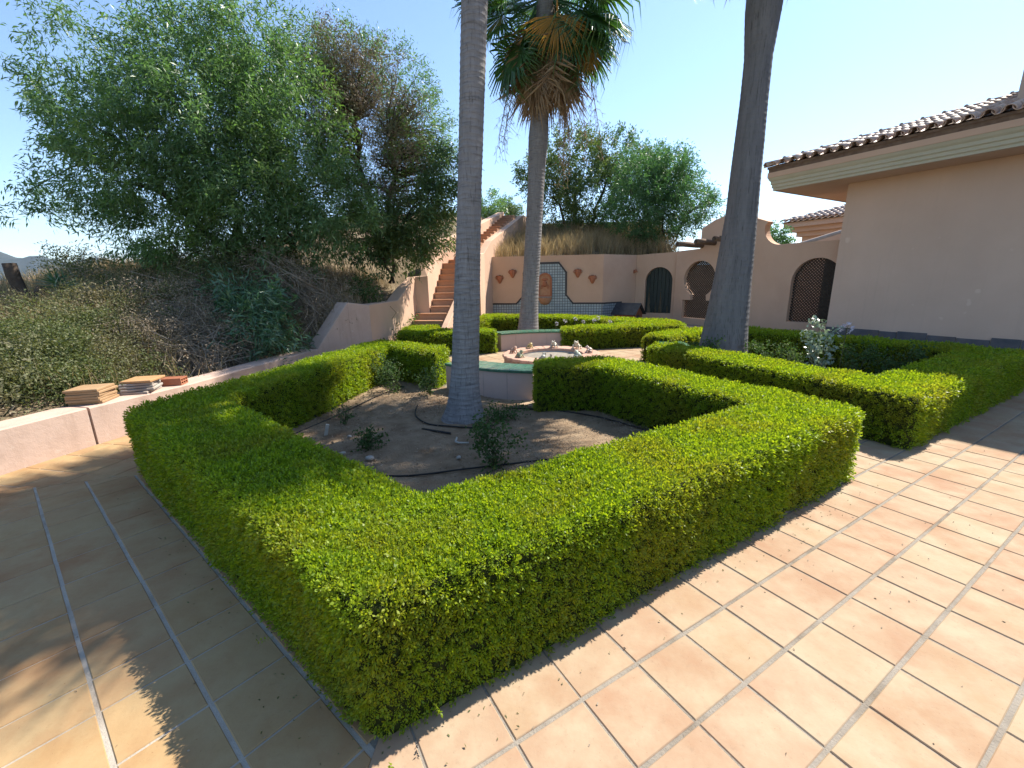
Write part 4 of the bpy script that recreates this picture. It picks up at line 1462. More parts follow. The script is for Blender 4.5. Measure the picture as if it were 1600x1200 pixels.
for k in range(5):
    lab = ('orange tile lying on top of the grey-smeared right-hand stack' if k == 4 else
           'bottom grey-smeared tile of the right-hand stack on the low wall' if k == 0 else
           words[k] + ' tile from the bottom in the grey-smeared right-hand stack')
    stack_tile((-4.41 + 0.02 * rnd.uniform(-1, 1), 4.90 + 0.025 * rnd.uniform(-1, 1), 0.403 + 0.031 * k), R(20) + rnd.uniform(-0.15, 0.15), lab, 'orange' if k == 4 else 'greyed', 0.31)
hb = thing('hollow_brick', 'hollow red clay brick beside the right-hand tile stack', 'brick', (-4.28, 5.22, 0.403), R(12))
mb = MB()
for iy in range(4):
    mb.box((0, -0.075 + 0.05 * iy, 0.045), (0.24, 0.012, 0.088))
for iz in range(3):
    mb.box((0, 0, 0.008 + 0.036 * iz), (0.238, 0.158, 0.012))
mb.build('brick_body', M['pot'], hb)

# ------------------------------------------------------------------ clipped hedges
protos = []
pc = bpy.data.collections.new('sprigs')
for k in range(4):
    q = []
    for i in range(11):
        t = i / 10
        a = i * 2.4 + k
        base = np.array([0.004 * math.cos(a), 0.004 * math.sin(a), 0.002 + 0.026 * t])
        ax = np.array([math.cos(a) * (1.0 - 0.5 * t), math.sin(a) * (1.0 - 0.5 * t), 0.25 + 0.9 * t])
        q.append((base, ax))
    P = np.array([b for b, a in q]); A = np.array([a for b, a in q]) + rng.normal(size=(11, 3)) * 0.25
    V = leaf_quads(P, A, 0.0135 * rng.uniform(0.75, 1.2, 11), 0.0078 * rng.uniform(0.8, 1.15, 11), 0.4)
    me = quads_data('sprig', V, M['hedge_leaf'])
    o = bpy.data.objects.new('sprig', me)
    pc.objects.link(o)

def hedge_nodes():
    ng = bpy.data.node_groups.new('leafy', 'GeometryNodeTree')
    ng.interface.new_socket('Geometry', in_out='INPUT', socket_type='NodeSocketGeometry')
    ng.interface.new_socket('Geometry', in_out='OUTPUT', socket_type='NodeSocketGeometry')
    i = ng.nodes.new('NodeGroupInput'); o = ng.nodes.new('NodeGroupOutput')
    d = ng.nodes.new('GeometryNodeDistributePointsOnFaces')
    at = ng.nodes.new('GeometryNodeInputNamedAttribute'); at.data_type = 'FLOAT'; at.inputs['Name'].default_value = 'dens'
    asx = ng.nodes.new('GeometryNodeInputNamedAttribute'); asx.data_type = 'FLOAT'; asx.inputs['Name'].default_value = 'scl'
    ng.links.new(i.outputs[0], d.inputs['Mesh'])
    ng.links.new(at.outputs[0], d.inputs['Density'])
    ins = ng.nodes.new('GeometryNodeInstanceOnPoints')
    ci = ng.nodes.new('GeometryNodeCollectionInfo')
    ci.inputs['Collection'].default_value = pc
    ci.inputs['Separate Children'].default_value = True
    ci.inputs['Reset Children'].default_value = True
    ng.links.new(d.outputs['Points'], ins.inputs['Points'])
    ng.links.new(ci.outputs[0], ins.inputs['Instance'])
    ins.inputs['Pick Instance'].default_value = True
    rv = ng.nodes.new('FunctionNodeRandomValue'); rv.data_type = 'FLOAT_VECTOR'
    rv.inputs[0].default_value = (-0.75, -0.75, 0); rv.inputs[1].default_value = (0.75, 0.75, 6.28)
    er = ng.nodes.new('FunctionNodeEulerToRotation')
    ng.links.new(rv.outputs[0], er.inputs[0])
    rr = ng.nodes.new('FunctionNodeRotateRotation'); rr.rotation_space = 'LOCAL'
    ng.links.new(d.outputs['Rotation'], rr.inputs[0])
    ng.links.new(er.outputs[0], rr.inputs[1])
    ng.links.new(rr.outputs[0], ins.inputs['Rotation'])
    rs = ng.nodes.new('FunctionNodeRandomValue'); rs.data_type = 'FLOAT'
    rs.inputs[2].default_value = 0.5; rs.inputs[3].default_value = 1.5
    mu = ng.nodes.new('ShaderNodeMath'); mu.operation = 'MULTIPLY'
    ng.links.new(rs.outputs[1], mu.inputs[0]); ng.links.new(asx.outputs[0], mu.inputs[1])
    ng.links.new(mu.outputs[0], ins.inputs['Scale'])
    j = ng.nodes.new('GeometryNodeJoinGeometry')
    ng.links.new(ins.outputs[0], j.inputs[0])
    ng.links.new(j.outputs[0], o.inputs[0])
    return ng
HEDGE_NG = hedge_nodes()

def hedge(label, outer, inner, h, dens0=6800):
    """clipped hedge swept along paired outlines: outer side, rounded top edges, top, inner side"""
    PO, PI_ = [], []
    def rounded(pts, r_):
        out = [Vector(pts[0])]
        for a, b, c in zip(pts, pts[1:], pts[2:]):
            a, b, c = Vector(a), Vector(b), Vector(c)
            d0 = (a - b); d1 = (c - b)
            rr = min(r_, d0.length * 0.4, d1.length * 0.4)
            p0 = b + d0.normalized() * rr; p1 = b + d1.normalized() * rr
            for i in range(5):
                t = i / 4
                out.append(p0 * (1 - t) ** 2 + b * 2 * t * (1 - t) + p1 * t * t)
        out.append(Vector(pts[-1]))
        return out
    O = rounded(outer, 0.10); I = rounded(inner, 0.07)
    sO, sI = [], []
    for (a, b, c, d) in zip(O, O[1:], I, I[1:]):
        L = max((b - a).length, (d - c).length)
        k = max(1, int(L / 0.05))
        for i in range(k):
            t = i / k
            sO.append(a.lerp(b, t)); sI.append(c.lerp(d, t))
    sO.append(O[-1]); sI.append(I[-1])
    nz, nt_ = 9, 9
    v = []
    for a, b in zip(sO, sI):
        w = b - a
        row = []
        for i in range(nz):
            t = i / (nz - 1)
            row.append((0.0 + 0.03 * (1 - t) * 0.5, 0.0 + (h - 0.045) * t))
        row += [(0.012, h - 0.018), (0.035, h - 0.003)]
        for i in range(nt_):
            t = i / (nt_ - 1)
            row.append((0.07 + (1 - 0.14) * t, h))
        row += [(1 - 0.035, h - 0.003), (1 - 0.012, h - 0.018)]
        for i in range(nz):
            t = 1 - i / (nz - 1)
            row.append((1.0 - 0.03 * (1 - t) * 0.5, (h - 0.045) * t))
        for (t, z) in row:
            v.append((a.x + w.x * t, a.y + w.y * t, z))
    nr = nz * 2 + nt_ + 4
    f = []
    for i in range(len(sO) - 1):
        for k in range(nr - 1):
            q = i * nr + k
            f.append((q, q + nr, q + nr + 1, q + 1))
    f.append(tuple(range(nr)))
    f.append(tuple(range((len(sO) - 1) * nr, len(sO) * nr))[::-1])
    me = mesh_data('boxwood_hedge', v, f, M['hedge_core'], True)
    bm = bmesh.new(); bm.from_mesh(me)
    bmesh.ops.recalc_face_normals(bm, faces=bm.faces)
    bm.to_mesh(me); bm.free()
    nv = len(me.vertices)
    dens = np.zeros(nv, np.float32); scl = np.zeros(nv, np.float32)
    co = []
    for i, vt in enumerate(me.vertices):
        p = vt.co
        n_ = vt.normal
        dd = 0.018 * mnoise.noise(p * 2.3) + 0.008 * mnoise.noise(p * 7.0 + Vector((3, 1, 2))) + 0.006 * mnoise.noise(p * 21)
        co.append(p + n_ * (dd - 0.014))
        d = (p - camL).length
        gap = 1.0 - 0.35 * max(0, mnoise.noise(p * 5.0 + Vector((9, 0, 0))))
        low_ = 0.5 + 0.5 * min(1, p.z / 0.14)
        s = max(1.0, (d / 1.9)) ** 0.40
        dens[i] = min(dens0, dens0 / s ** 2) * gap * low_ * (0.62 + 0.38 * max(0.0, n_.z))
        scl[i] = 0.88 * s * (1.0 + 0.25 * mnoise.noise(p * 3 + Vector((0, 7, 0))))
    for vt, p in zip(me.vertices, co):
        vt.co = p
    a = me.attributes.new('dens', 'FLOAT', 'POINT'); a.data.foreach_set('value', dens)
    a = me.attributes.new('scl', 'FLOAT', 'POINT'); a.data.foreach_set('value', scl)
    me.update()
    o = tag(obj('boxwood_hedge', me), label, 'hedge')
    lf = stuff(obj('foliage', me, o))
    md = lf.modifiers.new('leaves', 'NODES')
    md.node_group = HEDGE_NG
    return o
hedge('large sunlit clipped hedge round the nearest bed, its corner towards the viewer', H1_OUT, H1_IN, 0.575)
hedge('clipped hedge round the right-hand bed, by the house wall', H3_OUT, H3_IN, 0.50)
hedge('clipped hedge round the rear bed, before the mosaic wall', H2_OUT, H2_IN, 0.48)

# loose shoots sticking out of the front hedge
for k_s, (x, y, z, dx, dy) in enumerate([(-0.62, 1.62, 0.57, 0, 0), (-0.30, 1.22, 0.10, 0.3, -0.5), (-1.05, 1.52, 0.12, -0.5, -0.4), (-0.43, 1.08, 0.03, 0.1, -0.5), (-0.05, 1.93, 0.57, 0.1, 0)]):
    pts = [Vector((x, y, z)) + Vector((dx * t * 0.1, dy * t * 0.1, 0.09 * t if z > 0.3 else 0.02 * t)) for t in (0, 0.5, 1)]
    P = np.array([pts[0].lerp(pts[2], i / 15) for i in range(16)])
    A = unit(rng.normal(size=(16, 3)) + np.array([0, 0, 0.4]))
    o = tag(obj('loose_shoot', quads_data('loose_shoot', leaf_quads(P, A, 0.014, 0.008), M['hedge_leaf'])),
            ['upright shoot on the hedge top just behind the front corner', 'shoot hanging over the right-hand tiles near the front corner', 'shoot lying over the shaded tiles on the left of the hedge', 'shoot at the very foot of the front corner', 'upright shoot on the inner edge beside the bushy rose'][k_s], 'shoot', 'loose shoots of the near hedge')

# ------------------------------------------------------------------ palms
def trunk(path, radii_fn, H, scar, depth, m, parent, n=30, seed=0, ribs=0):
    rr = random.Random(seed)
    zs = []
    z = 0.0
    while z < H:
        L = scar * rr.uniform(0.75, 1.3)
        zs += [(z, 1.0), (z + L * 0.12, 0.25), (z + L * 0.55, 0.0), (z + L * 0.93, 0.55)]
        z += L
    v, f = [], []
    for (z, s) in zs:
        t = min(1, z / H)
        c = path(t)
        r0 = radii_fn(z)
        for k in range(n):
            a = 2 * PI * k / n
            w = 1 + 0.03 * mnoise.noise(Vector((math.cos(a) * 1.5, math.sin(a) * 1.5, z * 0.8 + seed)))
            if ribs:
                w += ribs * mnoise.noise(Vector((math.cos(a) * 9, math.sin(a) * 9, z * 0.9 + seed)))
            zz = z + 0.35 * scar * mnoise.noise(Vector((math.cos(a) * 1.4, math.sin(a) * 1.4, z * 3 + seed)))
            r_ = r0 * w + depth * s * (0.7 + 0.5 * mnoise.noise(Vector((math.cos(a) * 4, math.sin(a) * 4, z * 9))))
            v.append((c[0] + r_ * math.cos(a), c[1] + r_ * math.sin(a), zz))
    for i in range(len(zs) - 1):
        for k in range(n):
            f.append((i * n + k, i * n + (k + 1) % n, (i + 1) * n + (k + 1) % n, (i + 1) * n + k))
    return obj('trunk', mesh_data('trunk', v, f, m, True), parent)

def fan_frond(name, m, petiole, R_, nseg=44, spread=118, droop=0.35, ragged=0.15, seed=0, thick=1.0):
    """fan leaf: petiole along +X, blade of pleated segments, tips hanging; z up"""
    rr = np.random.default_rng(seed)
    V3 = []
    hub = np.array([petiole, 0, 0])
    for i in range(nseg):
        a = R(-spread + 2 * spread * i / (nseg - 1)) + rr.normal() * 0.02
        L = R_ * (0.78 + 0.22 * math.cos(a * 0.75)) * (1 + rr.normal() * ragged * 0.5)
        d = np.array([math.cos(a), math.sin(a), 0.0])
        s = np.array([-math.sin(a), math.cos(a), 0.0])
        da = R(2 * spread / (nseg - 1)) * 0.5
        w1 = L * 0.55 * math.tan(da) * 1.05
        cup = 0.18 * (abs(a) / R(spread)) ** 2
        p0 = hub
        z1 = -0.02 + cup * L * 0.5
        p1 = hub + d * L * 0.55 + np.array([0, 0, z1])
        p2 = hub + d * L * 0.80 + np.array([0, 0, z1 - droop * L * 0.12 - abs(rr.normal()) * 0.03])
        tip = hub + d * L * (1 - 0.18 * droop) + np.array([0, 0, z1 - droop * L * (0.55 + 0.3 * rr.random())]) + rr.normal(size=3) * 0.03
        pl = np.array([0, 0, 0.012 * R_])
        V3.append([p0, p1 - s * w1, p1 + pl, p1 + pl])
        V3.append([p0, p1 + pl, p1 + s * w1, p1 + s * w1])
        V3.append([p1 - s * w1, p2 - s * w1 * 0.45, p2 + pl, p1 + pl])
        V3.append([p1 + pl, p2 + pl, p2 + s * w1 * 0.45, p1 + s * w1])
        V3.append([p2 - s * w1 * 0.45, tip, p2 + s * w1 * 0.45, p2 + pl])
    V = np.array(V3)
    vv, ff = [], []
    for q in V:
        k = len(vv)
        vv += [tuple(p) for p in q]
        ff.append((k, k + 1, k + 2) if np.allclose(q[2], q[3]) else (k, k + 1, k + 2, k + 3))
    mb = MB(); mb.v, mb.f = vv, ff
    mb.tube([(0, 0, 0), (petiole * 0.5, 0, 0.03), (petiole, 0, 0), (petiole + R_ * 0.12, 0, -0.005)], [0.028 * thick, 0.02 * thick, 0.016 * thick, 0.004], 5)
    return mesh_data(name, mb.v, mb.f, m)
FR_LIVE = [fan_frond('frond', M['frond'], 0.95, 1.0, 46, 120, 0.35, 0.12, s) for s in (1, 2, 3)] + [fan_frond('frond', M['frond'], 0.85, 0.95, 44, 112, 0.7, 0.2, 4)]
FR_DEAD = [fan_frond('frond', M['frond_dead'], 0.40, 1.0, 36, 62, 0.10, 0.55, s, 0.5) for s in (11, 12, 13)]
FR_GOLD = fan_frond('frond', M['frond_gold'], 0.60, 0.92, 42, 78, 0.15, 0.12, 21)

def set_frond(me, parent, p, az, el, roll, s, label=None):
    """frond leaving p at azimuth az, elevation el; blade hangs below its petiole"""
    o = obj('frond', me, parent)
    m_ = Matrix.Translation(p) @ Matrix.Rotation(az, 4, 'Z') @ Matrix.Rotation(-el, 4, 'Y') @ Matrix.Rotation(roll, 4, 'X') @ Matrix.Scale(s, 4)
    o.matrix_local = m_
    if label:
        o['label'] = label
    return o

def crown(parent, top, n_live, n_dead, seed, skirt=1.0, size=1.0, rt=0.2, gap=None):
    rr = random.Random(seed)
    for i in range(n_live):
        el = R(78 - 135 * (i / n_live) ** 0.9) + rr.uniform(-0.12, 0.12)
        az = i * 2.39996 + rr.uniform(-0.25, 0.25)
        if gap is not None and el < R(15) and math.cos(az - gap) > 0.80:
            az += 1.3
        p = Vector(top) + Vector((math.cos(az) * rt * 0.6, math.sin(az) * rt * 0.6, -0.5 * i / n_live))
        set_frond(FR_LIVE[i % 4], parent, p, az, el, rr.uniform(-0.35, 0.35), size * rr.uniform(0.85, 1.1))
    for i in range(n_dead):
        el = R(-68 - 16 * rr.random())
        az = i * 2.39996 + 0.7 + rr.uniform(-0.3, 0.3)
        if gap is not None and math.cos(az - gap) > 0.80:
            az += 1.3
        p = Vector(top) + Vector((math.cos(az) * rt * 0.8, math.sin(az) * rt * 0.8, -0.35 - skirt * rr.random()))
        set_frond(FR_DEAD[i % 3], parent, p, az, el, rr.uniform(-0.5, 0.5), size * rr.uniform(0.75, 1.0))

def lerp_path(b, t, bow=(0, 0)):
    return lambda s: (b[0] + (t[0] - b[0]) * s + bow[0] * math.sin(PI * s), b[1] + (t[1] - b[1]) * s + bow[1] * math.sin(PI * s))

# nearest palm
P1 = (-0.585, 4.83)
palm1 = thing('fan_palm', 'nearest palm with pale ringed grey trunk in the front bed', 'palm tree', (P1[0], P1[1], 0.0))
def rad1(z):
    return 0.126 + 0.075 * math.exp(-z / 0.62) + 0.075 * math.exp(-z / 0.16) + 0.012 * math.exp(-((z - 1.2) / 0.7) ** 2)
trunk(lerp_path((0, 0), (0.56, 0.05)), rad1, 8.2, 0.058, 0.006, M['trunk'], palm1, 36, 1)
crown(palm1, (0.56, 0.05, 8.3), 30, 14, 5, 0.9)
# far leaning palm
P2 = (0.44, 11.35)
palm2 = thing('fan_palm', 'far leaning palm with hanging dead fronds, in the rear bed', 'palm tree', (P2[0], P2[1], 0.0))
def rad2(z):
    return 0.203 + 0.09 * math.exp(-z / 0.8) + 0.07 * math.exp(-z / 0.25) + 0.035 * math.exp(-((z - 4.9) / 0.5) ** 2)
trunk(lerp_path((0, 0), (0.50, 0.0)), rad2, 7.9, 0.075, 0.007, M['trunk'], palm2, 28, 2)
crown(palm2, (0.50, 0, 8.15), 46, 26, 8, 1.25, 1.12, 0.22, R(-90))
for k in range(16):                                  # fronds hanging straight down the trunk, still green, then straw
    az = R((-178 if k % 2 else -62) + 60 * ((k * 7) % 16) / 15.0)
    dead = k >= 8
    me_ = FR_DEAD[k % 3] if dead else FR_LIVE[3]
    set_frond(me_, palm2, (0.50 + 0.27 * math.cos(az), 0.27 * math.sin(az), (6.95 if dead else 7.7) - 0.05 * (k % 8)), az, R(-62 - 18 * ((k * 5) % 7) / 6.0 - (6 if dead else 0)), rnd.uniform(-0.5, 0.5), rnd.uniform(0.85, 1.05))
set_frond(FR_GOLD, palm2, (0.66, -0.70, 7.62), R(-88), R(-76), 0.05, 1.0, 'golden yellow dying frond facing the viewer')
set_frond(FR_GOLD, palm2, (1.25, -0.35, 7.15), R(-35), R(-78), 0.4, 0.75, 'small yellowed frond on the right')
# hanging spent flower stalks
def hanging_stalk(parent, p, L, seed, dx=0.0, dy=0.0):
    rr = random.Random(seed)
    mb = MB()
    main = [Vector((p[0] + dx * t + 0.02 * math.sin(5 * t), p[1] + dy * t, p[2] + 0.15 * math.sin(PI * min(1, t * 2)) * (1 - t) - L * t ** 1.3)) for t in np.linspace(0, 1, 8)]
    mb.tube(main, [0.016 - 0.012 * i / 7 for i in range(8)], 4)
    for k in range(26):
        a = main[rr.randint(2, 7)]
        q = a + Vector((rr.gauss(0, 0.10), rr.gauss(0, 0.10), -rr.uniform(0.1, 0.35)))
        mb.tube([a, a.lerp(q, 0.5) + Vector((rr.gauss(0, 0.03), rr.gauss(0, 0.03), 0.03)), q], [0.006, 0.005, 0.003], 3, False)
        for j in range(3):
            w = q + Vector((rr.gauss(0, 0.06), rr.gauss(0, 0.06), -rr.uniform(0.02, 0.12)))
            mb.tube([q, w], [0.0045, 0.002], 3, False)
    return mb.build('flower_stalk', M['frond_dead'], parent)
for k, (x, y, z, L, dx, dy) in enumerate([(0.86, -0.26, 6.2, 2.1, 0.05, -0.05), (0.80, -0.30, 6.0, 1.5, 0.0, 0.0), (0.95, -0.2, 6.3, 1.9, 0.12, 0.0), (1.2, 0.0, 6.3, 1.5, 0.3, 0), (1.4, -0.1, 6.2, 1.4, 0.45, 0),
                                          (-0.2, -0.1, 6.2, 1.5, -0.35, 0), (-0.35, 0.0, 6.1, 1.3, -0.3, 0), (0.9, -0.3, 5.7, 1.2, 0.03, 0.02)]):
    hanging_stalk(palm2, (x, y, z), L, k, dx, dy)
# big dark palm on the right
P3 = (3.695, 7.32)
palm3 = thing('fan_palm', 'thick dark palm trunk with vertical fissures, by the right-hand hedge', 'palm tree', (P3[0], P3[1], 0.0))
def rad3(z):
    return float(np.interp(z, [0, 0.15, 0.32, 0.8, 1.41, 2.0, 2.63, 3.5, 4.28, 4.8, 5.05, 5.4, 6.5, 9], [0.46, 0.42, 0.392, 0.34, 0.295, 0.262, 0.236, 0.21, 0.192, 0.19, 0.212, 0.238, 0.235, 0.22]))
trunk(lambda t: (float(np.interp(t * 8.3, [0, 0.32, 1.41, 2.63, 8.3], [0, 0.0, 0.047, 0.095, 0.11])), 0.0), rad3, 8.3, 0.085, 0.005, M['trunk_ribbed'], palm3, 64, 3, 0.05)
crown(palm3, (0.12, 0, 8.4), 34, 12, 13, 0.9, 1.12, 0.24)
set_frond(FR_DEAD[0], palm3, (-0.10, -0.1, 7.35), R(190), R(-66), 0.2, 0.95)

# ------------------------------------------------------------------ trees
def tree(name, label, cat, base, blobs, m, n_cl, per, L, W, trunks, n_br=40, tw=0.4, droop=0.15, inner=0.45, extra=None, spread=0.07, bark='bark'):
    t = thing(name, label, cat, base)
    b = Vector(base)
    V, C, D = crown_leaves(blobs, n_cl, per, L, W, tw, droop, 0.3, spread, inner)
    V -= np.array(base)
    stuff_me = quads_data('crown', V, m)
    obj('crown', stuff_me, t)
    if extra:
        for (bl, mm, nc, pr, L2, W2) in extra:
            V, C2, D2 = crown_leaves(bl, nc, pr, L2, W2, tw, droop, 0.3, spread, inner)
            V -= np.array(base)
            obj('crown', quads_data('crown', V, mm), t)
            C = np.concatenate([C, C2])
    mb = MB()
    ends = []
    for (dx, dy, p1, r0) in trunks:
        s = Vector((dx, dy, -0.3)); e = Vector(p1) - b
        pts = branch_to(mb, s, e, r0, r0 * 0.45, 7, 0.0, 0.10)
        ends += pts[3:]
    mb.build('trunk', M[bark], t, True)
    mb = MB()
    pick = rng.choice(len(C), min(n_br, len(C)), replace=False)
    for i in pick:
        c = Vector(C[i]) - b
        a = min(ends, key=lambda q: (q - c).length + (0.6 if q.z > c.z else 0))
        branch_to(mb, a, c, 0.022, 0.004, 4, 0.06, 0.12)
    mb.build('branches', M[bark], t)
    return t

T1 = [(-8.45, 9.5, 6.15, 0.5), (-8.75, 9.5, 5.3, 0.5), (-9.3, 9.8, 5.0, 0.4), (-8.2, 9.5, 4.75, 0.8), (-6.74, 10.0, 6.4, 0.6), (-7.4, 9.8, 5.4, 0.65), (-6.33, 10.0, 5.92, 1.15), (-5.4, 10.3, 6.27, 1.1), (-5.04, 10.3, 5.06, 1.33), (-5.97, 9.5, 4.58, 1.37), (-7.24, 9.3, 3.96, 1.2), (-8.35, 9.5, 3.75, 0.7), (-5.65, 9.7, 3.41, 1.32), (-4.51, 10.0, 3.83, 1.21), (-6.94, 9.5, 3.02, 1.01), (-8.1, 9.5, 2.9, 0.5), (-9.6, 9.2, 3.1, 0.34), (-9.7, 9.2, 3.7, 0.22), (-9.0, 9.2, 3.3, 0.30), (-3.81, 9.8, 3.14, 0.89), (-4.6, 9.6, 2.7, 0.8), (-6.0, 9.4, 2.5, 0.7)]
tree('willowy_tree', 'large spreading green tree with narrow leaves on the left bank', 'tree', (-5.7, 10.1, 1.9), T1, M['acacia'], 2500, 44, 0.125, 0.027,
     [(0, 0, (-6.6, 10.0, 5.2), 0.13), (0.15, 0.1, (-5.2, 10.2, 5.3), 0.12), (-0.1, 0.1, (-7.8, 9.7, 4.4), 0.09), (0.5, 0.0, (-4.4, 10.0, 3.9), 0.07)], 70, 0.45, 0.2, 0.4)
T2 = [(-4.85, 12.2, 7.1, 0.75), (-4.03, 12.6, 7.1, 0.85), (-2.9, 12.6, 6.6, 0.9), (-2.35, 12.5, 5.6, 0.8), (-2.4, 12.0, 4.38, 0.9), (-1.75, 12.3, 4.9, 0.6)]
T2b = [(-3.3, 11.8, 6.4, 0.8), (-4.35, 11.8, 6.1, 1.2), (-3.4, 11.8, 5.5, 1.3), (-3.6, 11.6, 4.78, 1.15), (-3.02, 11.7, 4.19, 1.07), (-2.5, 11.9, 4.6, 0.8), (-4.2, 11.9, 6.9, 0.7)]
tree('browning_tree', 'half dried brown tree between the green tree and the nearest palm', 'tree', (-3.5, 12.0, 2.4), T2, M['acacia'], 620, 36, 0.10, 0.024,
     [(0, 0, (-3.9, 12.0, 5.6), 0.12), (0.2, 0.0, (-3.0, 12.0, 5.2), 0.10)], 420, 0.4, 0.1, 0.5, [(T2b, M['dry_acacia'], 900, 40, 0.09, 0.02)])
T3 = [(-2.27, 11.2, 3.14, 0.75), (-1.75, 11.3, 3.57, 0.6), (-2.1, 11.1, 2.66, 0.55), (-2.75, 11.1, 2.45, 0.65), (-3.05, 11.2, 3.16, 0.75), (-3.66, 11.3, 2.75, 0.77), (-1.5, 11.4, 4.18, 0.5)]
tree('leafy_shrub', 'tall dark green shrub leaning over the stair wall', 'shrub', (-3.1, 11.2, 1.9), T3, M['olive_green'], 520, 36, 0.11, 0.034,
     [(0, 0, (-2.6, 11.2, 3.1), 0.05), (0.1, 0, (-3.3, 11.2, 3.0), 0.04)], 50, 0.35, 0.2, 0.3)
T4a = [(1.42, 20.0, 5.88, 0.9), (2.13, 20.0, 4.5, 1.1), (3.02, 20.5, 6.48, 1.4), (4.71, 20.5, 6.8, 1.1), (3.82, 20.0, 5.06, 1.5), (2.48, 20.8, 7.25, 0.8), (4.42, 20.0, 4.2, 1.0), (1.2, 20.0, 6.1, 0.6), (5.8, 20.8, 6.3, 1.0), (7.1, 20.8, 6.6, 0.7)]
tree('olive_tree', 'dark green rounded tree on the slope behind the far palm', 'tree', (3.3, 21.0, 3.6), T4a, M['olive_green'], 1000, 34, 0.14, 0.05,
     [(0, 0, (3.0, 20.8, 5.8), 0.14), (0.2, 0, (4.4, 20.6, 5.8), 0.11), (-0.2, 0, (2.0, 20.4, 5.2), 0.09)], 40, 0.5, 0.1, 0.45)
k_ = 17.6 / 19.7
T4b = [(5.87 * k_, 17.8, 6.0 * k_ + 0.17, 1.0), (6.75 * k_, 17.6, 5.75 * k_ + 0.17, 1.0), (5.66 * k_, 17.5, 4.68 * k_ + 0.17, 1.3), (7.4 * k_, 17.7, 4.73 * k_ + 0.17, 1.2), (8.2 * k_, 17.8, 4.65 * k_ + 0.17, 0.8), (6.54 * k_, 17.4, 3.95 * k_ + 0.17, 1.0), (7.1 * k_, 17.6, 6.3 * k_, 0.6)]
tree('feathery_tree', 'bright feathery many-stemmed tree growing above the pink gate wall', 'tree', (6.0, 17.8, 2.7), T4b, M['feather_green'], 1000, 36, 0.13, 0.034,
     [(0, 0, (5.4, 17.6, 4.2), 0.045), (0.12, 0, (6.0, 17.6, 4.4), 0.05), (0.25, 0.05, (6.5, 17.6, 4.2), 0.045), (-0.1, 0.1, (4.9, 17.6, 4.0), 0.04), (0.3, 0.1, (7.0, 17.6, 4.0), 0.04)], 60, 0.45, 0.05, 0.35)
tree('distant_bush', 'small green treetop beyond the curved pediment', 'tree', (14.3, 24.0, 0.0), [(14.21, 24.0, 3.72, 0.55), (14.5, 24.0, 3.3, 0.5)], M['feather_green'], 90, 26, 0.16, 0.06, [(0, 0, (14.3, 24, 3.2), 0.06)], 8)
tree('distant_bush', 'green treetop behind the head of the stairs', 'tree', (-1.3, 24.6, 3.0), [(-1.1, 24.6, 5.5, 0.8), (-1.45, 24.6, 4.7, 0.9)], M['acacia'], 200, 28, 0.16, 0.05, [(0, 0, (-1.2, 24.6, 5), 0.06)], 10)
tree('distant_conifer', 'small pointed tree far behind the stair parapet', 'tree', (0.0, 27.0, 3.0), [(-0.15, 27.0, 5.9, 0.42), (-0.1, 27.0, 5.3, 0.6), (0.3, 27.0, 5.5, 0.45)], M['olive_green'], 150, 28, 0.14, 0.05, [(0, 0, (0, 27, 5.4), 0.06)], 10)

# ------------------------------------------------------------------ shrubs and brush on the bank
def shrub(name, label, spots, m, n_cl, per, L, W, tw=0.22, droop=0.1, inner=0.2, twigs=0, twig_m='twig', up=0.3, spread=0.05):
    """spots: (x, y, height above ground, radius)"""
    bl = [(x, y, land_z(x, y) + h, r_) for x, y, h, r_ in spots]
    x0, y0 = bl[0][0], bl[0][1]
    z0 = land_z(x0, y0)
    t = thing(name, label, 'shrub', (x0, y0, z0))
    V, C, D = crown_leaves(bl, n_cl, per, L, W, tw, droop, up, spread, inner)
    cz = V[:, :, 2].min(axis=1)
    keep = np.array([c > land_z(p[0], p[1]) - 0.05 for c, p in zip(cz, V[:, 0])])
    V = V[keep] - np.array([x0, y0, z0])
    obj('foliage', quads_data('foliage', V, m), t)
    mb = MB()
    for i in range(max(twigs, 8)):
        c = Vector(C[rng.integers(len(C))])
        k = rng.integers(len(bl))
        a = Vector((bl[k][0] + rnd.gauss(0, bl[k][3] * 0.4), bl[k][1] + rnd.gauss(0, bl[k][3] * 0.4), 0))
        a.z = land_z(a.x, a.y)
        mb_pts = branch_to(mb, a - Vector((x0, y0, z0)), c - Vector((x0, y0, z0)), 0.009, 0.003, 4, 0.12, 0.4)
    mb.build('stems', M[twig_m], t)
    return t

def patch(cx, cy, rx, ry, n, h, r_, seed):
    rr = random.Random(seed)
    out = []
    while len(out) < n:
        x, y = rr.uniform(-1, 1), rr.uniform(-1, 1)
        if x * x + y * y < 1 and wall_x(cy + y * ry) - (cx + x * rx) > 0.42:
            out.append((cx + x * rx, cy + y * ry, h * rr.uniform(0.5, 1.2), r_ * rr.uniform(0.75, 1.25)))
    return out
shrub('creeping_shrub', 'dense green creeping shrub covering the bank at the far left', patch(-6.3, 4.3, 1.25, 1.5, 34, 0.12, 0.34, 1), M['brush'], 2100, 26, 0.036, 0.022, 0.14, 0.1, 0.5, 60, 'stem')
shrub('creeping_shrub', 'sun-dappled green shrub on the bank left of the tile stacks', patch(-5.75, 5.5, 0.75, 0.8, 22, 0.14, 0.32, 2), M['brush'], 1300, 26, 0.034, 0.02, 0.14, 0.1, 0.5, 60, 'stem')
shrub('creeping_shrub', 'green brush on the crest of the bank behind the tile stacks', patch(-6.5, 6.9, 1.2, 1.0, 24, 0.10, 0.34, 3), M['brush'], 1400, 24, 0.038, 0.02, 0.16, 0.1, 0.5, 60, 'stem')
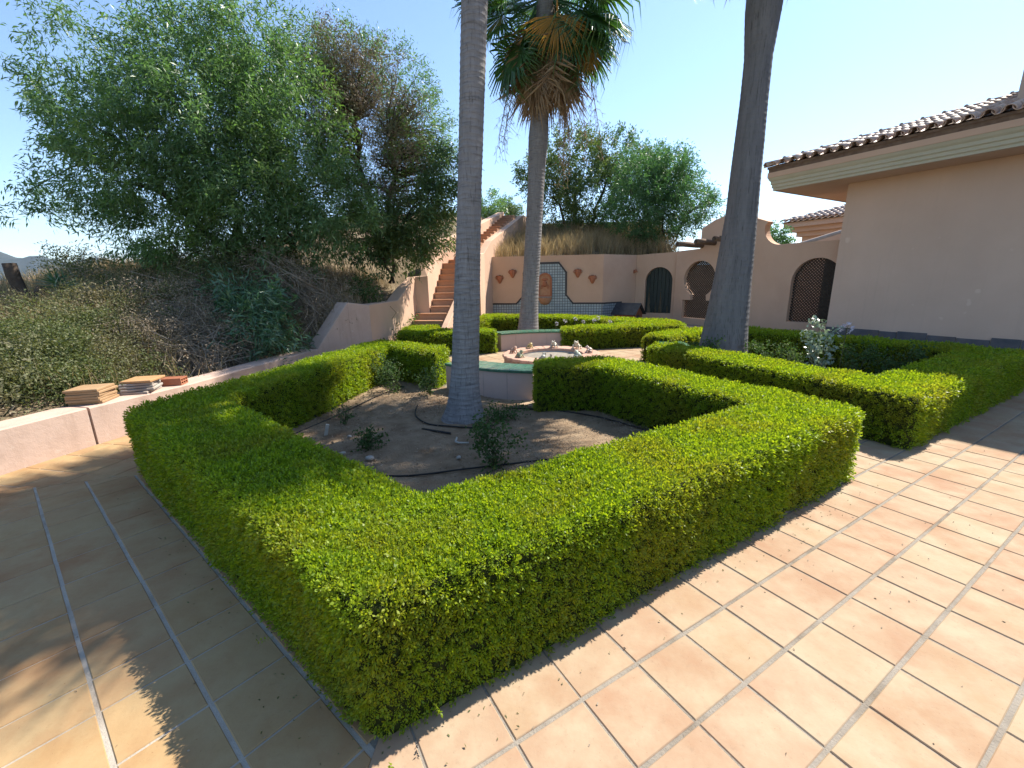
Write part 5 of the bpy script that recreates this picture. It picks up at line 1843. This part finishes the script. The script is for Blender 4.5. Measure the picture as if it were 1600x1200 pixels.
shrub('creeping_shrub', 'brush on the bank just above the stacked tiles', patch(-5.05, 5.15, 0.45, 0.75, 14, 0.06, 0.26, 4), M['brush'], 700, 24, 0.034, 0.018, 0.14, 0.1, 0.5, 40, 'twig')
shrub('dead_brush', 'tangle of dry grey twigs on the bank above the hollow brick', patch(-5.0, 6.6, 0.62, 0.9, 18, 0.22, 0.36, 5), M['dead_brush'], 1000, 18, 0.035, 0.013, 0.18, 0.1, 0.4, 620, 'twig')
shrub('dead_brush', 'faded brown and green brush between the dry twigs and the glossy bush', patch(-5.6, 7.6, 0.8, 0.7, 18, 0.22, 0.36, 6), M['dead_brush'], 900, 20, 0.04, 0.016, 0.18, 0.1, 0.4, 200, 'twig')
shrub('oleander_bush', 'glossy long-leaved bush overhanging the low wall', [(-4.75, 7.6, 0.45, 0.55), (-4.45, 7.2, 0.35, 0.5), (-4.3, 7.7, 0.15, 0.45), (-4.95, 8.0, 0.75, 0.5), (-4.5, 7.9, 0.65, 0.45), (-4.2, 7.3, 0.0, 0.35)],
      M['oleander'], 330, 14, 0.17, 0.026, 0.3, 0.15, 0.2, 30, 'stem', 0.5)
shrub('dead_brush', 'brown dried undergrowth between the oleander and the tall pink wall', [(-3.95, 8.6, 0.2, 0.45), (-3.8, 9.2, 0.3, 0.5), (-4.4, 9.0, 0.4, 0.55), (-3.65, 8.9, 0.1, 0.35), (-4.9, 9.0, 0.5, 0.6)],
      M['dead_brush'], 420, 16, 0.045, 0.016, 0.2, 0.1, 0.3, 260, 'twig')
shrub('creeping_shrub', 'dark brush under the large green tree', [(-5.4, 8.6, 0.2, 0.5), (-6.2, 8.6, 0.15, 0.45), (-5.8, 9.2, 0.3, 0.6), (-6.6, 9.3, 0.3, 0.6), (-7.4, 9.4, 0.2, 0.5), (-5.2, 9.6, 0.5, 0.6), (-4.8, 9.0, 0.3, 0.5)],
      M['brush'], 1000, 24, 0.05, 0.022, 0.22, 0.1, 0.35, 120, 'twig')
shrub('leafy_shrub', 'pale green leafy shrub just above the corner of the tall pink wall', [(-3.15, 9.75, 0.25, 0.32), (-3.0, 10.1, 0.4, 0.35), (-3.35, 9.9, 0.4, 0.35)],
      M['rose'], 130, 16, 0.07, 0.04, 0.2, 0.1, 0.2, 14, 'stem')
shrub('leafy_shrub', 'spreading green shrub hanging over the upper stair wall', [(-2.72, 11.6, 0.35, 0.45), (-2.55, 12.4, 0.4, 0.5), (-2.9, 11.0, 0.4, 0.4), (-2.45, 13.2, 0.5, 0.5)],
      M['olive_green'], 330, 20, 0.10, 0.03, 0.3, 0.25, 0.2, 24, 'stem')
shrub('weedy_shrub', 'sunlit yellow-green weeds on the skyline at the far left', [(-9.6, 9.6, 0.25, 0.4), (-8.9, 9.4, 0.25, 0.4), (-8.3, 8.8, 0.1, 0.35)],
      M['brush'], 220, 18, 0.07, 0.02, 0.3, 0.1, 0.2, 30, 'twig', 0.8)

# dry grass: blades in tufts
def grass(name, spots, m, label=None, h=(0.25, 0.6), w=0.006, per=26, spread=0.10):
    V = []
    for (x, y) in spots:
        z = land_z(x, y)
        n = per
        a = rng.random(n) * 2 * PI
        r_ = np.abs(rng.normal(size=n)) * spread
        px = x + np.cos(a) * r_; py = y + np.sin(a) * r_
        H = rng.uniform(h[0], h[1], n)
        le = rng.normal(size=(n, 2)) * 0.28 * H[:, None]
        s = rng.random(n) * PI
        b = np.stack([px, py, np.full(n, z - 0.04)], -1)
        sd = np.stack([np.cos(s), np.sin(s), np.zeros(n)], -1) * w
        mid = b + np.stack([le[:, 0] * 0.35, le[:, 1] * 0.35, H * 0.6], -1)
        tip = b + np.stack([le[:, 0], le[:, 1], H], -1)
        q = np.empty((n, 4, 3)); q[:, 0] = b - sd; q[:, 1] = b + sd; q[:, 2] = mid + sd * 0.7; q[:, 3] = mid - sd * 0.7
        V.append(q)
        q2 = np.empty((n, 4, 3)); q2[:, 0] = mid - sd * 0.7; q2[:, 1] = mid + sd * 0.7; q2[:, 2] = tip + sd * 0.1; q2[:, 3] = tip - sd * 0.1
        V.append(q2)
    return stuff(obj(name, quads_data(name, np.concatenate(V), m)))
sp = []
while len(sp) < 620:
    x, y = rnd.uniform(-1.1, 7.5), rnd.uniform(15.6, 21.4)
    by = back_y(min(x, 6.2)) + 0.3
    if y > by and x > -0.75 + (y - 16) * 0.24 and x < 6.0 + 0.2 * (y - by):
        if rnd.random() < 0.35 + 0.65 * (0.5 + mnoise.noise(Vector((x * 0.9, y * 0.9, 1)))):
            sp.append((x, y))
grass('dry_grass', sp, M['dry_grass'], None, (0.25, 0.75), 0.008, 26, 0.13)
sp = []
while len(sp) < 900:
    x, y = rnd.uniform(-11, -3.2), rnd.uniform(4.5, 12)
    d = wall_x(y) - x
    if d > 0.35 and (d > 2.4 or y > 8.3 or rnd.random() < 0.25):
        sp.append((x, y))
grass('dry_grass', sp, M['dry_grass'], None, (0.15, 0.5), 0.006, 22, 0.14)
# leaf litter on the bank and in the beds
def litter(name, pts, m, L, W):
    P = np.array(pts)
    A = unit(rng.normal(size=(len(P), 3)) * np.array([1, 1, 0.25]))
    V = leaf_quads(P, A, L * rng.uniform(0.5, 1.3, len(P)), W * rng.uniform(0.6, 1.2, len(P)), 0.5)
    return stuff(obj(name, quads_data(name, V, m)))
pts = []
while len(pts) < 6000:
    x, y = rnd.uniform(-8, -2.2), rnd.uniform(3, 11.5)
    if wall_x(y) - x > 0.36 and rnd.random() < 0.6:
        pts.append((x, y, land_z(x, y) + 0.012))
litter('leaf_litter', pts, M['dead_brush'], 0.09, 0.028)
pts = []
while len(pts) < 5200:
    x, y = rnd.uniform(-2.6, 2.1), rnd.uniform(1.9, 7.0)
    if inside((x, y), H1_IN):
        if mnoise.noise(Vector((x * 1.3, y * 1.3, 4))) > -0.05 + 0.3 * rnd.random() or rnd.random() < 0.12:
            pts.append((x, y, 0.036 + 0.012 * rnd.random()))
litter('leaf_litter', pts, M['dead_brush'], 0.03, 0.009)
# clippings lying along the foot of the near hedge
pts = []
for (a, b) in ((H1_OUT[2], H1_OUT[3]), (H1_OUT[3], H1_OUT[4])):
    a, b = Vector(a), Vector(b)
    d = (b - a).normalized(); nn = Vector((-d.y, d.x))
    if (nn.dot(Vector((0.0, 3.5)) - a)) > 0:
        nn = -nn
    for k in range(150):
        p = a.lerp(b, rnd.random()) + nn * (0.01 + 0.22 * rnd.random() ** 2.5)
        pts.append((p.x, p.y, 0.004))
litter('hedge_clippings', pts, M['brush'], 0.013, 0.007)
# clods and grit in the front bed
mb = MB()
for k in range(1500):
    x, y = rnd.uniform(-2.6, 2.1), rnd.uniform(1.9, 7.0)
    if not inside((x, y), H1_IN):
        continue
    r_ = 0.004 + 0.016 * rnd.random() ** 4
    q = [Vector((rnd.uniform(0.7, 1.3) * r_ * a, rnd.uniform(0.7, 1.3) * r_ * b, rnd.uniform(0.5, 1.0) * r_ * c)) for a, b, c in ((1, 0, 0), (0, 1, 0), (-1, 0, 0), (0, -1, 0), (0, 0, 1), (0, 0, -1))]
    o_ = Vector((x, y, 0.028))
    mb.add([o_ + p for p in q], [(0, 1, 4), (1, 2, 4), (2, 3, 4), (3, 0, 4), (1, 0, 5), (2, 1, 5), (3, 2, 5), (0, 3, 5)])
stuff(mb.build('soil_clods', M['soil']))
# tiny bits of leaf and grit on the paving
pts = []
while len(pts) < 420:
    x, y = rnd.uniform(-2.4, 6.5), rnd.uniform(0.4, 5.5)
    if not inside((x, y), H1_OUT) and not inside((x, y), H3_OUT):
        pts.append((x, y, 0.003))
litter('fallen_bits', pts, M['twig'], 0.013, 0.007)

# ------------------------------------------------------------------ plants in the beds
def rose(label, x, y, h, r_, n_cl, m='rose', L=0.035, W=0.022, bare=0, z0=0.03, name='rose_bush'):
    t = thing(name, label, 'plant', (x, y, z0))
    mb = MB()
    tips = []
    for k in range(6):
        a = rnd.uniform(0, 2 * PI)
        tip = Vector((math.cos(a) * r_ * rnd.uniform(0.4, 1), math.sin(a) * r_ * rnd.uniform(0.4, 1), h * rnd.uniform(0.6, 1)))
        tips.append(branch_to(mb, (0, 0, -0.02), tip, 0.007, 0.003, 4, 0.08, 0.25))
    for k in range(bare):
        a = rnd.uniform(0, 2 * PI)
        branch_to(mb, (0, 0, 0), Vector((math.cos(a) * r_ * 0.7, math.sin(a) * r_ * 0.7, h * rnd.uniform(1.1, 1.4))), 0.008, 0.004, 4, 0.0, 0.12)
    mb.build('stems', M['stem'], t)
    C = np.array([p[rnd.randint(1, 4)] for p in rnd.choices(tips, k=n_cl)]) + rng.normal(size=(n_cl, 3)) * r_ * 0.22
    C[:, 2] = np.maximum(C[:, 2], 0.02)
    P = (C[:, None] + rng.normal(size=(n_cl, 9, 3)) * 0.03).reshape(-1, 3)
    A = rng.normal(size=P.shape) + np.array([0, 0, 0.2])
    obj('foliage', quads_data('foliage', leaf_quads(P, A, L * rng.uniform(0.7, 1.2, len(P)), W), M[m]), t)
    return t
rose('low rounded rose bush on the left of the front bed', -1.42, 3.86, 0.20, 0.14, 45)
rose('bushy rose growing close behind the near hedge corner', -0.17, 3.38, 0.42, 0.22, 85)
rose('rose with a long bare cane beside the left inner corner of the hedge', -1.72, 6.15, 0.42, 0.28, 70, bare=2)
rose('leafy rose against the far left hedge of the front bed', -2.12, 6.5, 0.45, 0.2, 80)
rose('rose half hidden behind the nearest palm trunk on its left', -1.18, 5.9, 0.42, 0.2, 60)
rose('slender seedling in the soil near the left hedge', -1.93, 4.62, 0.22, 0.08, 12)
rose('low sprawling plant at the right foot of the nearest palm', -0.12, 4.75, 0.14, 0.26, 60)
rose('scrappy rose shoots between palm and near hedge', -0.32, 3.95, 0.26, 0.14, 26)
# bed by the house
rose('tall silvery-leaved plant catching the sun in the right-hand bed', 4.55, 6.15, 0.92, 0.15, 80, 'pale_leaf', 0.055, 0.036, 0, name='silvery_plant')
for k, (x, y, h, r_, lab) in enumerate([(4.2, 6.85, 0.5, 0.3, 'dark leafy bush right of the thick palm trunk'), (4.75, 6.95, 0.46, 0.3, 'green bush behind the silvery plant'),
                                        (5.2, 6.2, 0.52, 0.3, 'low dark bush under the white flower head'), (5.6, 6.1, 0.55, 0.28, 'rose bush near the inner corner of the right-hand hedge'), (3.25, 6.95, 0.55, 0.25, 'bush left of the thick palm trunk')]):
    rose(lab, x, y, h, r_, 75, 'rose', 0.045, 0.028)
def agapanthus(label, x, y, h, heads, s=1.0, group=None):
    t = thing('agapanthus', label, 'flower', (x, y, 0.03), 0, group)
    mb = MB(); mb.tube([(0, 0, 0), (0.01, 0, h * 0.5), (0.03, 0.01, h)], 0.006, 5); mb.build('stalk', M['stem'], t)
    n = heads
    d = unit(rng.normal(size=(n, 3)) + np.array([0, 0, 0.35]))
    P = np.array([0.03, 0.01, h]) + d * 0.055 * s
    V = [leaf_quads(P + rng.normal(size=P.shape) * 0.008, d + rng.normal(size=P.shape) * 0.5, 0.04 * s, 0.014 * s) for _ in range(3)]
    obj('flower_head', quads_data('flower_head', np.concatenate(V), M['petal']), t)
    mb = MB()
    for dd in d[::2]:
        mb.tube([(0.03, 0.01, h), Vector((0.03, 0.01, h)) + Vector(dd) * 0.06 * s], 0.0018, 3, False)
    mb.build('flower_stems', M['stem'], t)
    A = np.stack([np.cos(np.linspace(0, 6, 12)), np.sin(np.linspace(0, 6, 12)), np.full(12, 1.0)], -1)
    obj('leaves', quads_data('leaves', leaf_quads(np.zeros((12, 3)), A, 0.32, 0.03, droop=0.4), M['oleander']), t)
    return t
agapanthus('white flower head on a tall stalk, near the house plinth', 4.93, 6.22, 0.80, 34)
for k, (x, y) in enumerate([(1.15, 11.0), (1.4, 11.2), (1.65, 11.1), (1.9, 11.3), (2.15, 11.1), (2.3, 11.35), (2.6, 11.25)]):
    agapanthus(('pale flower in the rear bed, ' + ['leftmost of the cluster beside the bench end', 'second from the left in the cluster', 'third from the left in the cluster', 'middle of the row before the far hedge', 'third from the right of the row', 'second from the right of the row', 'rightmost of the row'][k]), x, y, 0.47 + 0.05 * (k % 3), 20, 0.62, 'pale flowers in the rear bed')

# stump and dead agave-like plant on the skyline at the far left
sx, sy = -8.1, 7.2
sz = land_z(sx, sy) + 0.12
stp = thing('tree_stump', 'dark broken stump standing on the bank at the far left', 'stump', (sx, sy, sz))
mb = MB()
mb.tube([(0.08, 0, -0.1), (0.05, 0, 0.12), (-0.02, 0, 0.28), (-0.06, 0, 0.50), (-0.07, 0, 0.68)], [0.11, 0.09, 0.085, 0.09, 0.085], 10)
mb.build('trunk', M['bark'], stp, True)
mb = MB()
mb.tube([(0.08, 0, 0.0), (0.2, 0, 0.12), (0.3, 0.02, 0.3)], [0.06, 0.05, 0.04], 8); mb.tube([(0.2, 0, 0.1), (0.34, 0, 0.18), (0.42, 0, 0.27)], [0.04, 0.035, 0.03], 8)
mb.build('branches', M['bark'], stp, True)
sx2, sy2 = -7.75, 7.5
ag = thing('spiky_plant', 'spiky grey plant beside the broken stump', 'plant', (sx2, sy2, land_z(sx2, sy2)))
A = unit(rng.normal(size=(46, 3)) + np.array([0, 0, 0.6]))
A[:, 2] = np.abs(A[:, 2])
obj('leaves', quads_data('leaves', leaf_quads(np.tile(np.array([[0, 0, 0.35]]), (46, 1)) + rng.normal(size=(46, 3)) * 0.05, A, 0.42 * rng.uniform(0.6, 1.1, 46), 0.03), M['oleander']), ag)
mb = MB(); mb.tube([(0, 0, -0.1), (0, 0, 0.38)], 0.04, 8); mb.build('stem', M['bark'], ag)
# fallen branch on the bank
fb = thing('fallen_branch', 'pale fallen branch lying on the bank by the slanted wall end', 'branch', (-3.95, 7.9, land_z(-3.95, 7.9) + 0.04))
mb = MB(); branch_to(mb, (-0.35, -0.25, 0.0), (0.3, 0.35, 0.16), 0.022, 0.012, 6, 0.03, 0.2); branch_to(mb, (0.0, 0.05, 0.09), (0.1, 0.5, 0.2), 0.012, 0.006, 4, 0.0, 0.2)
mb.build('wood', M['twig'], fb)

# ------------------------------------------------------------------ things lying in the front bed
def hose(label, pts, r_=0.008):
    pts = [Vector((x, y, 0.034 + 0.012 * mnoise.noise(Vector((x * 3, y * 3, 0))) + (q if q else 0))) for x, y, q in pts]
    out = []
    for i in range(len(pts) - 1):
        p0 = pts[max(0, i - 1)]; p1 = pts[i]; p2 = pts[i + 1]; p3 = pts[min(len(pts) - 1, i + 2)]
        for k in range(6):
            t = k / 6
            out.append(0.5 * ((2 * p1) + (-p0 + p2) * t + (2 * p0 - 5 * p1 + 4 * p2 - p3) * t * t + (-p0 + 3 * p1 - 3 * p2 + p3) * t ** 3))
    out.append(pts[-1])
    mb = MB(); mb.tube(out, r_, 8)
    return tag(mb.build('irrigation_hose', M['hose'], None, True), label, 'hose')
hose('black irrigation hose along the left side of the front bed', [(-2.5, 3.95, 0), (-2.37, 4.32, 0), (-2.15, 5.0, 0), (-1.93, 5.85, 0), (-1.7, 6.4, 0)])
hose('black irrigation hose curving across the soil behind the near hedge', [(-1.75, 3.62, 0), (-1.45, 3.36, 0.01), (-0.95, 3.25, 0), (-0.4, 3.36, 0.005), (0.25, 3.52, 0), (0.95, 3.72, 0), (1.5, 3.95, 0)])
hose('black hose looped in front of the nearest palm trunk', [(-1.25, 5.35, 0), (-1.18, 4.9, 0), (-0.98, 4.6, 0), (-0.72, 4.47, 0.01), (-0.42, 4.42, 0), (-0.2, 4.5, 0)], 0.009)
hose('black hose along the back of the front bed, right of the palm', [(-0.1, 5.15, 0), (0.48, 5.0, 0), (0.95, 4.75, 0), (1.38, 4.3, 0), (1.75, 3.75, 0)])
hose('short black hose end lying near the palm loop', [(-1.0, 4.42, 0), (-0.82, 4.30, 0.005), (-0.66, 4.24, 0)], 0.012)
pp = thing('pipe_offcut', 'curved white plastic pipe end lying in the soil', 'pipe', (-0.52, 3.98, 0.045))
mb = MB(); mb.tube([(-0.05, 0.06, 0.02), (-0.055, 0.0, 0.0), (-0.02, -0.035, 0), (0.03, -0.04, 0), (0.08, -0.03, -0.005)], 0.010, 8); mb.build('pipe_body', M['white_pvc'], pp, True)
pg = thing('wooden_peg', 'pale wooden peg standing in the soil by the left hedge', 'peg', (-2.0, 4.3, 0.02), 0.4)
mb = MB(); mb.box((0, 0, 0.06), (0.035, 0.02, 0.13), 0, 0.004, M=Matrix.Translation((0, 0, 0.06)) @ Matrix.Rotation(0.25, 4, 'Y') @ Matrix.Diagonal((1, 1, 1, 1))); mb.build('peg_body', M['white_pvc'], pg)
for k, (x, y, s, lab) in enumerate([(-1.32, 3.62, 0.045, 'rounded stone in the soil by the low rose bush'), (-0.5, 3.6, 0.03, 'small pale stone in the middle of the front bed'), (-1.72, 4.2, 0.028, 'small stone near the wooden peg'), (-1.62, 3.75, 0.03, 'flat stone beside the left hedge of the front bed')]):
    mb = MB(); mb.ball((0, 0, 0), (s, s * 0.75, s * 0.5), 7)
    mb.v = [tuple(Vector(p) * (1 + 0.2 * mnoise.noise(Vector(p) * 30 + Vector((k, 0, 0))))) for p in mb.v]
    o = tag(mb.build('stone', M['stone'], None, True), lab, 'stone'); o.location = (x, y, 0.04); o.rotation_euler = (0, 0, k * 1.3)

# a few pale houses on the far hillside
for k, (x, y, w, h_, lab) in enumerate([(-330, 300, 16, 9, 'white house far away on the left skyline, the larger one'), (-352, 300, 11, 7, 'small white house far away, left of the larger one')]):
    o = thing('distant_house', lab, 'house', (x, y, -2), 0.5)
    mb = MB(); mb.box((0, 0, h_ / 2 - 3), (w, 10, h_ + 6)); mb.build('wall', M['white_pvc'], o)
    mb = MB(); mb.add([(-w / 2 - 1, -6, h_), (w / 2 + 1, -6, h_), (w / 2 + 1, 6, h_), (-w / 2 - 1, 6, h_), (-w / 2 + 2, 0, h_ + 3), (w / 2 - 2, 0, h_ + 3)], [(3, 2, 1, 0), (0, 1, 5, 4), (2, 3, 4, 5), (1, 2, 5), (3, 0, 4)]); mb.build('roof', M['log'], o)
    for i in range(3):
        mb = MB(); mb.box((-w / 3 + w / 3 * i, -5.03, h_ * 0.5), (1.4, 0.1, 1.6)); mb.build('window', M['dark'], o)
